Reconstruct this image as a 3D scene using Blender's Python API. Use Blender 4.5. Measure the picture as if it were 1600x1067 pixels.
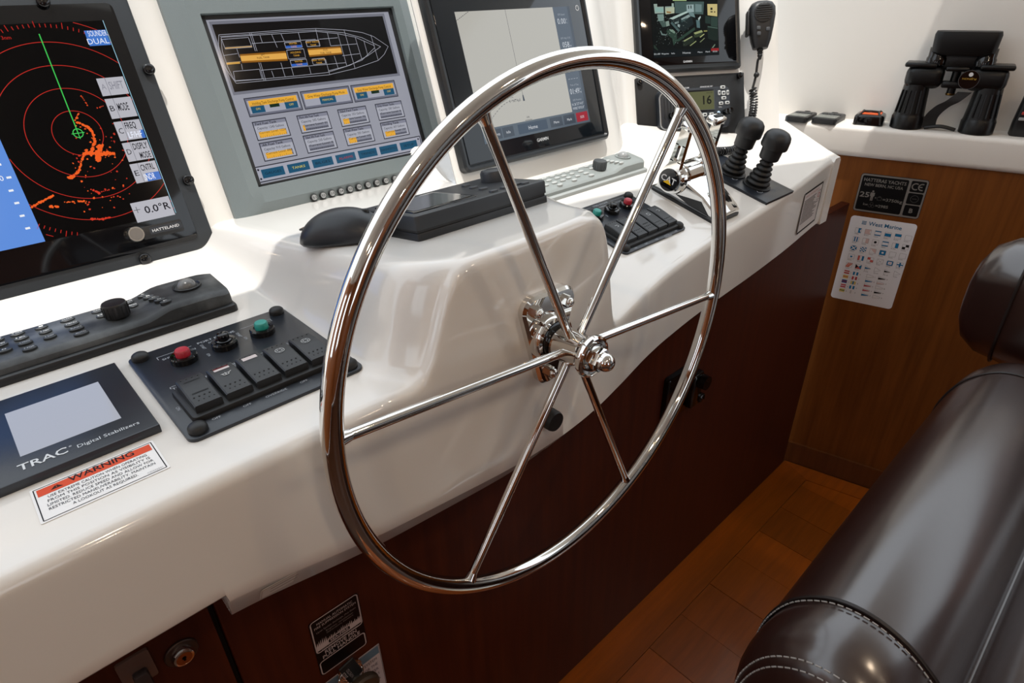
import bpy, bmesh, math, random
from mathutils import Vector as V, Matrix
random.seed(7)
for _o in list(bpy.data.objects): bpy.data.objects.remove(_o)
scn = bpy.context.scene
COL = scn.collection
rad = math.radians

# ------------------------------------------------------------------ camera
CAMZ = 1.3215                      # camera height above the cabin sole
FPX = 966.24                       # focal length in pixels for a 1600 px wide frame
RX = (0.7302, 0.3509, -0.5862)     # world X, Y, Z expressed in camera axes
RY = (-0.6830, 0.3511, -0.6405)
RZ = (-0.0189, 0.8681, 0.4961)
cam_d = bpy.data.cameras.new('camera')
cam_d.sensor_width = 36.0
cam_d.lens = FPX / 1600 * 36.0
cam_d.clip_start = 0.02
cam = bpy.data.objects.new('camera', cam_d)
COL.objects.link(cam)
m3 = Matrix((RX, RY, RZ))
cam.matrix_world = Matrix.Translation((0, 0, CAMZ)) @ m3.to_4x4()
_l, _q, _s = cam.matrix_world.decompose()
cam.matrix_world = Matrix.Translation(_l) @ _q.to_matrix().to_4x4()
scn.camera = cam

# ------------------------------------------------------------------ light
EXPO = 0.0
scn.view_settings.view_transform = 'Standard'
scn.view_settings.look = 'None'
scn.view_settings.gamma = 1.0
scn.view_settings.use_curve_mapping = False
scn.view_settings.exposure = EXPO
world = bpy.data.worlds.new('sky'); scn.world = world
world.use_nodes = True
bg = world.node_tree.nodes['Background']
bg.inputs[0].default_value = (0.86, 0.93, 1.0, 1)
bg.inputs[1].default_value = 1.85
sun_d = bpy.data.lights.new('sun', 'SUN')
sun_d.energy = 3.6
sun_d.angle = rad(0.6)
sun_d.color = (1.0, 0.965, 0.91)
sun = bpy.data.objects.new('sun', sun_d)
COL.objects.link(sun)
sun.location = (0, 0, 4)
sun.rotation_euler = V((-0.13, -0.15, 0.98)).to_track_quat('Z', 'Y').to_euler()

# ------------------------------------------------------------------ pixel helpers
M3T = m3
def ray(px, py):
    c = V(((px - 800) / FPX, -(py - 533.5) / FPX, -1.0))
    return V((c.dot(V(RX)), c.dot(V(RY)), c.dot(V(RZ))))
CAM = V((0, 0, CAMZ))
def hit(px, py, p0, n):
    r = ray(px, py)
    return CAM + r * ((V(p0) - CAM).dot(n) / r.dot(n))
def R(x, y, z):                   # camera-relative to world
    return V((x, y, z + CAMZ))
def frame(o, x, z):
    x = V(x).normalized(); z = V(z).normalized(); y = z.cross(x)
    m = Matrix.Identity(4)
    for i in range(3):
        m[i][0] = x[i]; m[i][1] = y[i]; m[i][2] = z[i]; m[i][3] = o[i]
    return m
def ax(F, i): return V((F[0][i], F[1][i], F[2][i]))
def at(F, px, py, off=0.0):
    n = ax(F, 2)
    return hit(px, py, F.translation + n * off, n)
def loc(F, px, py, off=0.0):
    p = F.inverted() @ at(F, px, py, off)
    return (p.x, p.y)
def sub(F, o):
    G = F.copy(); G.translation = o
    return G
def subp(F, px, py, off=0.0): return sub(F, at(F, px, py, off))

# ------------------------------------------------------------------ materials
def lin(c):
    return tuple(((v / 255) / 12.92 if v / 255 <= .04045 else ((v / 255 + .055) / 1.055) ** 2.4) for v in c)
MATS = {}
def mat(name, rgb, rough=.5, metal=0., spec=.5, coat=0., bump=None, tr=0., em=0., alpha=1., var=None, crough=.05):
    if name in MATS: return MATS[name]
    m = bpy.data.materials.new(name); m.use_nodes = True
    nt = m.node_tree; b = nt.nodes['Principled BSDF']
    c = lin(rgb)
    b.inputs['Base Color'].default_value = (*c, 1)
    b.inputs['Roughness'].default_value = rough
    b.inputs['Metallic'].default_value = metal
    b.inputs['Specular IOR Level'].default_value = spec
    b.inputs['Coat Weight'].default_value = coat
    b.inputs['Coat Roughness'].default_value = crough
    b.inputs['Transmission Weight'].default_value = tr
    b.inputs['Alpha'].default_value = alpha
    if em:
        b.inputs['Base Color'].default_value = (*(v * .04 for v in c), 1)
        b.inputs['Emission Color'].default_value = (*c, 1)
        b.inputs['Emission Strength'].default_value = em * 2 ** (-EXPO)
    tc = None
    if bump or var:
        tc = nt.nodes.new('ShaderNodeTexCoord')
    if bump:
        sc, st, stretch = bump
        mp = nt.nodes.new('ShaderNodeMapping'); mp.inputs['Scale'].default_value = stretch
        nz = nt.nodes.new('ShaderNodeTexNoise'); nz.inputs['Scale'].default_value = sc
        nz.inputs['Detail'].default_value = 4
        bp = nt.nodes.new('ShaderNodeBump'); bp.inputs['Strength'].default_value = st
        bp.inputs['Distance'].default_value = .002
        nt.links.new(tc.outputs['Object'], mp.inputs[0]); nt.links.new(mp.outputs[0], nz.inputs['Vector'])
        nt.links.new(nz.outputs['Fac'], bp.inputs['Height']); nt.links.new(bp.outputs[0], b.inputs['Normal'])
    if var:
        sc, stretch, rgb2, lo, hi = var
        mp = nt.nodes.new('ShaderNodeMapping'); mp.inputs['Scale'].default_value = stretch
        nz = nt.nodes.new('ShaderNodeTexNoise'); nz.inputs['Scale'].default_value = sc
        nz.inputs['Detail'].default_value = 6; nz.inputs['Roughness'].default_value = .6
        cr = nt.nodes.new('ShaderNodeValToRGB')
        cr.color_ramp.elements[0].position = lo; cr.color_ramp.elements[1].position = hi
        cr.color_ramp.elements[0].color = (*c, 1); cr.color_ramp.elements[1].color = (*lin(rgb2), 1)
        nt.links.new(tc.outputs['Object'], mp.inputs[0]); nt.links.new(mp.outputs[0], nz.inputs['Vector'])
        nt.links.new(nz.outputs['Fac'], cr.inputs[0]); nt.links.new(cr.outputs[0], b.inputs['Base Color'])
    MATS[name] = m
    return m
def ink(rgb, em=0., rough=.55):
    if em: rough = .10
    return mat('ink_%d_%d_%d_%d_%d' % (*rgb, int(em * 100), int(rough * 100)), rgb, rough, em=em, spec=.3 if em else .15)

GEL = mat('white_gelcoat', (226, 223, 218), .10, spec=.5, coat=.3, bump=(7, .04, (1, 1, 1)))
DASHM = mat('dash_gelcoat', (230, 228, 223), .25, spec=.5, bump=(60, .10, (1, 1, .06)))
WALLW = mat('side_gelcoat', (230, 226, 219), .35, spec=.4, bump=(60, .12, (1, 1, .06)))
VINYL = mat('white_vinyl', (224, 219, 212), .42, bump=(300, .08, (1, 1, 1)))
WOOD = mat('shaded_veneer', (54, 17, 5), .48, spec=.22, var=(9, (6, 6, .35), (74, 29, 9), .3, .75))  # same wood as the side wall, with the shade put into a darker colour
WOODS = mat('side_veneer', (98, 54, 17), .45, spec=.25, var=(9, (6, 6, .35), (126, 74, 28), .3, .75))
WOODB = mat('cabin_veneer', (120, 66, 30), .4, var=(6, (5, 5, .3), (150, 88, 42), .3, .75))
CHROME = mat('polished_steel', (226, 224, 220), .05, 1.0)
STEELB = mat('brushed_steel', (190, 190, 188), .28, 1.0)
BLK = mat('black_plastic', (22, 23, 25), .38, spec=.5, bump=(500, .06, (1, 1, 1)))
BLKG = mat('black_gloss', (8, 8, 10), .06, spec=.5)
BLKM = mat('black_matte', (20, 21, 23), .6)
RUB = mat('black_rubber', (18, 18, 19), .5)
NAVY = mat('anodised_panel', (31, 36, 44), .32, spec=.6, bump=(900, .04, (1, 1, 1)))
GREYB = mat('grey_bezel', (112, 122, 124), .42, bump=(700, .10, (1, 1, 1)))
GREYK = mat('grey_plastic', (140, 146, 144), .42)
DARKK = mat('worn_black_plastic', (34, 36, 38), .42, var=(16, (1, 1, 1), (112, 116, 118), .42, .85))
LEATH = mat('brown_leather', (40, 22, 18), .36, spec=.45, coat=.75, crough=.20, bump=(90, .12, (.4, 1, 1)))
THREAD = mat('white_thread', (150, 148, 146), .7)
LEATH.node_tree.nodes['Principled BSDF'].inputs['Coat IOR'].default_value = 1.85
WHITE = ink((238, 238, 236))
OFFW = ink((222, 222, 220))

# ------------------------------------------------------------------ mesh helpers
def nb(): return bmesh.new()
def add_verts_faces(bm, vs, fs, mi=0):
    bv = [bm.verts.new(v) for v in vs]
    out = []
    for f in fs:
        try:
            q = bm.faces.new([bv[i] for i in f]); q.material_index = mi; out.append(q)
        except ValueError: pass
    return out
def rrect(w, h, r, n=5, cx=0., cy=0.):
    r = max(min(r, w / 2 - 1e-5, h / 2 - 1e-5), 1e-5)
    pts = []
    for (sx, sy, a0) in ((1, 1, 0), (-1, 1, 90), (-1, -1, 180), (1, -1, 270)):
        for i in range(n + 1):
            a = rad(a0 + 90 * i / n)
            pts.append((cx + sx * (w / 2 - r) + r * math.cos(a), cy + sy * (h / 2 - r) + r * math.sin(a)))
    return pts
def stack(bm, rings, cap0=True, cap1=True, mi=0):
    """rings: list of lists of 3D points with equal counts, joined in order"""
    n = len(rings[0]); vs = [p for r in rings for p in r]; fs = []
    for k in range(len(rings) - 1):
        for i in range(n):
            j = (i + 1) % n
            fs.append((k * n + i, k * n + j, (k + 1) * n + j, (k + 1) * n + i))
    if cap0: fs.append(tuple(range(n - 1, -1, -1)))
    if cap1: fs.append(tuple(range((len(rings) - 1) * n, len(rings) * n)))
    return add_verts_faces(bm, vs, fs, mi)
def rprism(bm, w, h, r, z0, z1, bev=0., cx=0., cy=0., n=5, mi=0, steps=2, taper=0.):
    rings = [[(x, y, z0) for x, y in rrect(w, h, r, n, cx, cy)]]
    if bev > 0:
        for k in range(steps + 1):
            a = math.pi / 2 * k / steps
            ins = bev * (1 - math.cos(a)) + taper; z = z1 - bev + bev * math.sin(a)
            rings.append([(x, y, z) for x, y in rrect(w - 2 * ins, h - 2 * ins, max(r - ins, 1e-4), n, cx, cy)])
    else:
        rings.append([(x, y, z1) for x, y in rrect(w - 2 * taper, h - 2 * taper, max(r - taper, 1e-4), n, cx, cy)])
    stack(bm, rings, mi=mi)
def prism(bm, pts, z0, z1, mi=0):
    stack(bm, [[(x, y, z0) for x, y in pts], [(x, y, z1) for x, y in pts]], mi=mi)
def basis(d):
    d = V(d).normalized()
    u = d.orthogonal().normalized() if abs(d.z) > .999 else d.cross(V((0, 0, 1))).normalized()
    return u, d.cross(u).normalized()
def lathe(bm, prof, o=(0, 0, 0), d=(0, 0, 1), n=24, mi=0):
    """prof: [(radius, height along d)]"""
    o = V(o); d = V(d).normalized(); u, v = basis(d)
    if u.cross(v).dot(d) < 0: v = -v
    rings = []
    for r, h in prof:
        r = max(r, 1e-5)
        rings.append([tuple(o + d * h + u * (r * math.cos(2 * math.pi * i / n)) + v * (r * math.sin(2 * math.pi * i / n))) for i in range(n)])
    stack(bm, rings, mi=mi)
def cyl(bm, p0, p1, r0, r1=None, n=16, mi=0):
    p0 = V(p0); p1 = V(p1); L = (p1 - p0).length
    lathe(bm, [(r0, 0), (r0 if r1 is None else r1, L)], p0, p1 - p0, n, mi)
def dome(bm, o, d, r, h, base=.0, n=16, k=4, mi=0):
    prof = [(r, 0), (r, base)]
    for i in range(1, k + 1):
        a = math.pi / 2 * i / k
        prof.append((r * math.cos(a), base + h * math.sin(a)))
    lathe(bm, prof, o, d, n, mi)
def tube(bm, pts, r, n=8, mi=0, closed=False):
    pts = [V(p) for p in pts]; N = len(pts)
    rr = r if isinstance(r, (list, tuple)) else [r] * N
    rings = []; pu = None
    for i, p in enumerate(pts):
        t = (pts[(i + 1) % N] - pts[i - 1]) if closed else (pts[min(i + 1, N - 1)] - pts[max(i - 1, 0)])
        t.normalize()
        if pu is None: u = t.orthogonal().normalized()
        else:
            u = pu - t * pu.dot(t)
            u = u.normalized() if u.length > 1e-6 else t.orthogonal().normalized()
        pu = u; v = t.cross(u)
        rings.append([tuple(p + u * (rr[i] * math.cos(2 * math.pi * k / n)) + v * (rr[i] * math.sin(2 * math.pi * k / n))) for k in range(n)])
    if closed:
        rings.append(rings[0]); stack(bm, rings, False, False, mi)
    else: stack(bm, rings, mi=mi)
def torus(bm, o, d, R_, r, n=64, m=14, mi=0):
    o = V(o); d = V(d).normalized(); u, v = basis(d)
    vs = []; fs = []
    for i in range(n):
        a = 2 * math.pi * i / n; e = u * math.cos(a) + v * math.sin(a)
        for k in range(m):
            b = 2 * math.pi * k / m
            vs.append(o + e * (R_ + r * math.cos(b)) + d * (r * math.sin(b)))
    for i in range(n):
        for k in range(m):
            fs.append((i * m + k, ((i + 1) % n) * m + k, ((i + 1) % n) * m + (k + 1) % m, i * m + (k + 1) % m))
    add_verts_faces(bm, vs, fs, mi)
def rbox(bm, c, s, r=0., seg=2, mi=0, rot=None):
    t = bmesh.new(); bmesh.ops.create_cube(t, size=1)
    bmesh.ops.scale(t, vec=s, verts=t.verts)
    if r > 0: bmesh.ops.bevel(t, geom=list(t.edges), offset=r, segments=seg, affect='EDGES', profile=.5)
    if rot is not None: bmesh.ops.rotate(t, cent=(0, 0, 0), matrix=rot, verts=t.verts)
    bmesh.ops.translate(t, vec=c, verts=t.verts)
    idx = {v: i for i, v in enumerate(t.verts)}
    add_verts_faces(bm, [tuple(v.co) for v in t.verts], [tuple(idx[v] for v in f.verts) for f in t.faces], mi)
    t.free()
def ball(bm, o, r, n=20, m=12, mi=0, sc=(1, 1, 1)):
    t = bmesh.new(); bmesh.ops.create_uvsphere(t, u_segments=n, v_segments=m, radius=r)
    bmesh.ops.scale(t, vec=sc, verts=t.verts); bmesh.ops.translate(t, vec=o, verts=t.verts)
    idx = {v: i for i, v in enumerate(t.verts)}
    add_verts_faces(bm, [tuple(v.co) for v in t.verts], [tuple(idx[v] for v in f.verts) for f in t.faces], mi)
    t.free()
def obj(name, bm, m, parent=None, smooth=35, label=None, fix=True):
    me = bpy.data.meshes.new(name)
    if fix: bmesh.ops.recalc_face_normals(bm, faces=bm.faces)
    bm.to_mesh(me); bm.free()
    for q in (m if isinstance(m, (list, tuple)) else [m]): me.materials.append(q)
    if smooth:
        for p in me.polygons: p.use_smooth = True
        me.set_sharp_from_angle(angle=rad(smooth))
    o = bpy.data.objects.new(name, me); COL.objects.link(o)
    if parent is not None: o.parent = parent
    if label: o['label'] = label
    return o
def tag(o, label, cat, group=None):
    o['label'] = label; o['category'] = cat
    if group: o['group'] = group
    return o
def struct(o): o['kind'] = 'structure'; return o
def thing(name, label, cat, F, group=None):
    o = bpy.data.objects.new(name, None); COL.objects.link(o)
    o.empty_display_size = .02
    o.matrix_world = F
    return tag(o, label, cat, group)
def dup(o, parent=None):
    c = o.copy(); COL.objects.link(c)
    if parent is not None: c.parent = parent
    for ch in list(o.children): dup(ch, c)
    return c
def disc(cx, cy, r, n=20): return [(cx + r * math.cos(2 * math.pi * i / n), cy + r * math.sin(2 * math.pi * i / n)) for i in range(n)]

# ------------------------------------------------------------------ flat print (lettering, screens, stickers)
_TX = {}
def text_mesh(s, bold):
    k = (s, bold)
    if k in _TX: return _TX[k]
    cu = bpy.data.curves.new('t', 'FONT'); cu.body = s; cu.size = 1.0
    cu.resolution_u = 2; cu.offset = bold
    ob = bpy.data.objects.new('t', cu)
    me = bpy.data.meshes.new_from_object(ob)
    vs = [(v.co.x, v.co.y) for v in me.vertices]; fs = [tuple(p.vertices) for p in me.polygons]
    bpy.data.objects.remove(ob); bpy.data.curves.remove(cu); bpy.data.meshes.remove(me)
    _TX[k] = (vs, fs)
    return _TX[k]
class Print:
    """flat ink layers in the local XY plane of a frame; z is the ink height"""
    def __init__(self, F=None, z=0., step=.00006):
        self.bm = nb(); self.z = z; self.F = F; self.step = step; self.m = []
        self.em = 0.
    def mi(self, c):
        m = ink(c, self.em) if isinstance(c, tuple) else c
        if m not in self.m: self.m.append(m)
        return self.m.index(m)
    def P(self, p):                 # pixel to local
        return loc(self.F, p[0], p[1], self.z)
    def poly(self, pts, c, l=0):
        add_verts_faces(self.bm, [(x, y, self.z + l * self.step) for x, y in pts], [tuple(range(len(pts)))], self.mi(c))
    def rect(self, x0, y0, x1, y1, c, l=0):
        self.poly([(x0, y0), (x1, y0), (x1, y1), (x0, y1)], c, l)
    def line(self, p, q, w, c, l=0):
        p = V(p); q = V(q); d = q - p
        if d.length < 1e-9: return
        n = V((-d.y, d.x)).normalized() * (w / 2)
        self.poly([tuple(p + n), tuple(p - n), tuple(q - n), tuple(q + n)], c, l)
    def path(self, pts, w, c, l=0, closed=False):
        pts = list(pts)
        if closed: pts.append(pts[0])
        for a, b in zip(pts, pts[1:]): self.line(a, b, w, c, l)
    def box(self, x0, y0, x1, y1, w, c, l=0):
        self.path([(x0, y0), (x1, y0), (x1, y1), (x0, y1)], w, c, l, True)
    def ring(self, cx, cy, r, w, c, l=0, a0=0., a1=360., n=72, clip=None):
        for i in range(n):
            a = rad(a0 + (a1 - a0) * i / n); b = rad(a0 + (a1 - a0) * (i + 1) / n)
            m = (cx + r * math.cos((a + b) / 2), cy + r * math.sin((a + b) / 2))
            if clip and not (clip[0] < m[0] < clip[2] and clip[1] < m[1] < clip[3]): continue
            self.poly([(cx + (r - w / 2) * math.cos(a), cy + (r - w / 2) * math.sin(a)), (cx + (r + w / 2) * math.cos(a), cy + (r + w / 2) * math.sin(a)),
                       (cx + (r + w / 2) * math.cos(b), cy + (r + w / 2) * math.sin(b)), (cx + (r - w / 2) * math.cos(b), cy + (r - w / 2) * math.sin(b))], c, l)
    def disc(self, cx, cy, r, c, l=0, n=16): self.poly(disc(cx, cy, r, n), c, l)
    def text(self, s, x, y, h, c, al='l', bold=0., w=None, rot=0., l=2):
        """h is the capital height; al l/c/r; y is the baseline"""
        vs, fs = text_mesh(s, bold)
        if not vs: return
        k = h / .70
        x0 = min(v[0] for v in vs); x1 = max(v[0] for v in vs)
        kx = k if w is None else w / (x1 - x0)
        W = (x1 - x0) * kx
        ox = {'l': 0, 'c': -W / 2, 'r': -W}[al]
        ca, sa = math.cos(rot), math.sin(rot)
        pts = []
        for vx, vy in vs:
            a = (vx - x0) * kx + ox; b = vy * k
            pts.append((x + a * ca - b * sa, y + a * sa + b * ca, self.z + l * self.step))
        add_verts_faces(self.bm, pts, fs, self.mi(c))
    def build(self, name, parent):
        o = obj(name, self.bm, self.m, parent, smooth=0, fix=False)
        if name in ('panel_print', 'case_print', 'body_print', 'plate_print'): o['kind'] = 'stuff'
        return o
def flip_up(o):
    """make the flat print faces look along local +Z"""
    for p in o.data.polygons:
        if p.normal.z < 0: p.flip()
    return o
# ------------------------------------------------------------------ reference frames (real planes of the helm)
XA = V((1, 0, 0))
TILT = rad(17.7)
DZ = -0.31                                             # port deck level, camera-relative
DL = frame(R(0, 0, DZ), XA, (0, 0, 1))                 # port deck (level)
T15 = rad(15)
DR = frame(R(0, .42, -.37), XA, (0, -math.sin(T15), math.cos(T15)))   # starboard deck, rises forward
NSC = (0, -math.cos(TILT), math.sin(TILT))
SCR = frame(R(0, 1, 0), XA, NSC)                       # plane of the two port displays
GAR = frame(R(0, .83, 0), XA, NSC)                     # plane of the chart plotter
PH = rad(28.5); TW = rad(19)
HW = V((math.cos(PH), -math.sin(PH), 0)); NH = V((-math.sin(PH), -math.cos(PH), 0))
WING = frame(R(1.456, .644, DZ), HW, NH * math.cos(TW) + V((0, 0, math.sin(TW))))
YC = .535
CABF = frame(R(0, YC, 0), XA, (0, -1, 0))              # wooden cabinet face
WS = 1.1077
WD = V((.229, -.974, 0)).normalized()                  # along the starboard wall, going aft
WN = V((-.974, -.229, 0)).normalized()                 # into the cabin
W0 = V((1.456 * WS, .644 * WS, 0))
WALF = frame(R(W0.x, W0.y, 0), WD, WN)

def ss(a, b, t):
    t = max(0., min(1., (t - a) / (b - a))); return t * t * (3 - 2 * t)
def interp(tab, x):
    if x <= tab[0][0]: return tab[0][1]
    for (a, va), (b, vb) in zip(tab, tab[1:]):
        if x <= b: return va + (vb - va) * (x - a) / (b - a)
    return tab[-1][1]
def smooth_tab(tab, w=.03):
    return lambda x: sum(interp(tab, x + w * (k - 4) / 4) for k in range(9)) / 9
YF = smooth_tab([(-1, .403), (.1, .403), (.25, .398), (.40, .394), (.50, .402), (.6, .425), (.7, .448), (.84, .466), (1.075, .484), (1.235, .50), (1.46, .53)], .05)
ZB = smooth_tab([(-1, -.46), (.05, -.46), (.18, -.483), (.35, -.494), (1.5, -.494)], .04)
def podtop(y): return -.21 - .15 * (y - .42)
def zdeck(x, y):
    l = DZ; r = -.37 + math.tan(T15) * (y - .42)
    return l + (r - l) * ss(.40, .56, x)
def pod_d(x, y):
    """signed distance to the pod outline in plan, positive inside"""
    xl = .248; xr = .548 + .06 * ss(.43, .60, y)
    rl, rr, yf = .11, .06, .366
    d = min(x - xl, xr - x)
    if y < yf + rl and x < xl + rl: d = min(d, rl - math.hypot(x - xl - rl, y - yf - rl))
    if y < yf + rr + .02 and x > xr - rr: d = min(d, rr - math.hypot(x - xr + rr, y - yf - .02 - rr))
    return d
PODP = [(-.016, 0), (-.011, .025), (-.006, .09), (0, .24), (.006, .46), (.012, .70), (.018, .87), (.024, .955), (.031, .99), (.040, 1.0)]
def ztop(x, y):
    d = pod_d(x, y); base = zdeck(x, y); top = podtop(y)
    return base + (top - base) * interp(PODP, d)

# ------------------------------------------------------------------ room shell
def planebox(name, pts, z0, z1, m):
    b = nb(); prism(b, pts, z0, z1); return struct(obj(name, b, m, smooth=0))

# cabin sole: base slab and individual boards
b = nb(); prism(b, [(-1.7, -2.4), (1.95, -2.4), (1.95, .9), (-1.7, .9)], -.06, -.004)
floor = struct(obj('floor', b, mat('sole_base', (60, 32, 12), .5), smooth=0))
def boardm(i, base):
    c = tuple(int(v * (1 + .05 * math.sin(i * 2.7) + .03 * math.sin(i * 7.1))) for v in base)
    return mat('sole_board_%d' % (i % 7), c, .3, spec=.4, coat=.2, var=(10, (.6, 7, 1), tuple(int(v * 1.16) for v in c), .35, .7))
def board(pts, i):
    b2 = nb(); prism(b2, pts, -.004, .0005 + .0004 * math.sin(i * 3.3)); obj('board', b2, boardm(i, (136, 68, 10)), floor, smooth=0)
FB = .447                                               # inner edge of the border board
g = .0012
def wallx(y): return W0.x + (y - W0.y) * WD.x / WD.y
board([(-.2, FB + g), (.55, FB + g), (.55, YC), (-.2, YC)], 1)
board([(.55 + g, FB + g), (wallx(FB) - .06, FB + g), (wallx(YC), YC), (.55 + g, YC)], 2)
i = 3
BW = .127
xa = -.2
while xa < wallx(FB) + .14:
    xb = xa + BW
    y1 = FB
    yj = FB - .30 - .23 * ((i * 7) % 5) / 5
    def lim(y): return wallx(y) - .062
    for (ya, yb_) in ((yj + g, FB), (FB - .77, yj)):
        # clip the strip to the slanting side border
        pts = []
        for (px_, py_) in ((xa + g, ya), (xb, ya), (xb, yb_), (xa + g, yb_)):
            pts.append((min(px_, lim(py_)), py_))
        if pts[1][0] - pts[0][0] > .004 or pts[2][0] - pts[3][0] > .004: board(pts, i); i += 1
    xa = xb; i += 1
board([(wallx(FB) - .06, FB), (wallx(FB - .77) - .06, FB - .77), (wallx(FB - .77), FB - .77), (wallx(YC), YC)], i)

# starboard wall: wood below, white lining above
ZL0 = CAMZ - .338 * WS; ZL1 = CAMZ - .2735 * WS         # ledge bottom / top
def walq(s, off):                                       # s metres aft of W0, off into the cabin
    p = W0 + WD * s + WN * off; return (p.x, p.y)
b = nb(); prism(b, [walq(-.6, -.012), walq(2.6, -.012), walq(2.6, -.06), walq(-.6, -.06)], 0, ZL1 - .01)
wall_r = struct(obj('wall_right', b, WOODS, smooth=0))
b = nb(); prism(b, [walq(.12, -.004), walq(2.6, -.004), walq(2.6, -.012), walq(.12, -.012)], 0, .072)
struct(obj('baseboard_right', b, mat('skirting', (84, 46, 18), .35, var=(9, (6, 6, .35), (108, 62, 28), .3, .75)), smooth=0))
b = nb(); prism(b, [walq(-.75, -.094), walq(1.1, -.094), walq(1.1, -.13), walq(-.75, -.13)], ZL1 - .06, CAMZ + .16)
struct(obj('wall_upper_right', b, WALLW, smooth=0))
# side window frame band above the white lining (aft of it, out of the picture)
b = nb(); prism(b, [walq(1.1, -.094), walq(2.6, -.094), walq(2.6, -.13), walq(1.1, -.13)], ZL1 - .06, 1.48)
struct(obj('wall_aft_right', b, WOODB, smooth=0))
# padded ledge with rounded nose
b = nb()
prof = []
zc0, zc1 = ZL0, ZL1
for k in range(7):
    a = rad(-90 + 90 * k / 6); prof.append((-.014 + .014 * math.cos(a), zc0 + .014 + .014 * math.sin(a)))
for k in range(7):
    a = rad(90 * k / 6); prof.append((-.012 + .012 * math.cos(a), zc1 - .012 + .012 * math.sin(a)))
prof += [(-.095, zc1), (-.095, zc0)]
rings = []
for s in (-.62, -.2, .2, .6, 1.4, 2.6):
    rings.append([(*walq(s, o), z) for o, z in prof])
stack(b, rings)
ledge = tag(obj('window_ledge', b, VINYL), 'white padded ledge along the starboard wall above the wood panelling', 'ledge')
# other walls, ceiling (seen only in reflections)
b = nb()
prism(b, [(-1.75, -2.45), (1.95, -2.45), (1.95, -2.4), (-1.75, -2.4)], 0, 1.05); prism(b, [(-1.75, -2.45), (1.95, -2.45), (1.95, -2.4), (-1.75, -2.4)], 1.95, 2.16)
for x0_, x1_ in ((-1.75, -.75), (-.15, 1.95)): prism(b, [(x0_, -2.45), (x1_, -2.45), (x1_, -2.4), (x0_, -2.4)], 1.05, 1.95)
struct(obj('wall_back', b, WOODB, smooth=0))
b = nb()
for y0_, y1_ in ((-2.4, -1.3), (-.8, .0), (.5, 1.2)): prism(b, [(-1.75, y0_), (-1.7, y0_), (-1.7, y1_), (-1.75, y1_)], 0, 2.16)
for y0_, y1_ in ((-1.3, -.8), (.0, .5)):
    prism(b, [(-1.75, y0_), (-1.7, y0_), (-1.7, y1_), (-1.75, y1_)], 0, 1.2); prism(b, [(-1.75, y0_), (-1.7, y0_), (-1.7, y1_), (-1.75, y1_)], 1.95, 2.16)
struct(obj('wall_left', b, WOODB, smooth=0))
b = nb()
roof = [(-1.75, -2.45), (1.98, -2.45), (1.98, .35), (1.65, .355), (1.26, .363), (1.08, .406), (.66, .477), (.1, .538), (-1.75, .56)]  # unseen front edge, shaped to place the sun and shade boundary on deck and wall
prism(b, roof, 2.10, 2.16)
struct(obj('ceiling', b, mat('headliner', (214, 204, 190), .7), smooth=0))
# warm ceiling downlights aft of the helm, seen as sparks in the chrome
for k, (lx_, ly_) in enumerate(((-.9, -.5), (0, -.5), (.9, -.5), (-.9, -1.4), (0, -1.4), (.9, -1.4))):
    dl = thing('ceiling_downlight', 'small round warm downlight in the white ceiling', 'light', Matrix.Translation((lx_, ly_, 2.10)), 'ceiling downlights')
    b = nb(); lathe(b, [(.050, 0), (.050, -.006), (.040, -.010), (.036, -.004)], n=24); obj('trim_ring', b, STEELB, dl)
    b = nb(); lathe(b, [(.036, -.003), (.036, -.005), (.001, -.0055)], n=20); obj('lens', b, mat('lamp_lens', (255, 190, 120), .4, em=8.), dl)
    ld = bpy.data.lights.new('downlight', 'AREA'); ld.shape = 'DISK'; ld.size = .07; ld.energy = 2.2; ld.color = (1.0, .78, .56)
    lo_ = bpy.data.objects.new('lamp', ld); COL.objects.link(lo_); lo_.parent = dl; lo_.location = (0, 0, -.014)

# ------------------------------------------------------------------ helm console (one white moulding, several panels)
CON = thing('helm_console', 'white glossy fibreglass helm console with a raised pod behind the steering wheel', 'console', Matrix.Translation((.4, .6, 0)))
def cpart(name, b, m, smooth=40):
    bmesh.ops.translate(b, vec=(-.4, -.6, 0), verts=b.verts)
    return obj(name, b, m, CON, smooth)
xsx = []
x = -.75
while x < 1.449:
    xsx.append(x)
    x += .02 if x < -.06 else (.006 if x < .2 else (.0032 if x < .68 else .012))
xsx += [.0519, .0531, 1.452]
xsx = sorted(xsx)
YBK = .965
NY = 88; RE = .012
b = nb(); vs = []; fs = []; cols = []
for x in xsx:
    yf = YF(x); pts = []
    for k in range(NY + 1):
        t = k / NY; t = 1 - (1 - t) ** 1.6
        y = YBK + (yf + RE - YBK) * t
        pts.append((x, y, ztop(x, y)))
    zt = pts[-1][2]
    dz = (ztop(x, yf + RE) - ztop(x, yf + RE + .01)) / .01
    for k in range(1, 9):
        a = math.pi / 2 * k / 8
        pts.append((x, yf + RE - RE * math.sin(a), zt - RE * (1 - math.cos(a))))
    z0 = zt - RE
    if x < .0525:
        zl = -.42
        for k in range(1, 9): pts.append((x, yf + .002 * k / 8, z0 + (zl - z0) * k / 8))
        pts.append((x, yf + .004, zl - .003)); pts.append((x, yf + .008, zl - .005)); pts.append((x, .60, zl - .005)); pts.append((x, .60, zl - .005))
    else:
        zl = ZB(x)
        zs = zl + interp([(.05, .034), (.3, .026), (.6, .015), (1.45, .010)], x)
        for k in range(1, 9): pts.append((x, yf + .002 * k / 8, z0 + (zs - z0) * k / 8))
        pts.append((x, yf + .007, zs - (zs - zl) * .2)); pts.append((x, yf + .015, zl + (zs - zl) * .12)); pts.append((x, yf + .021, zl)); pts.append((x, .60, zl))
    cols.append(pts)
n = len(cols[0])
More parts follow.
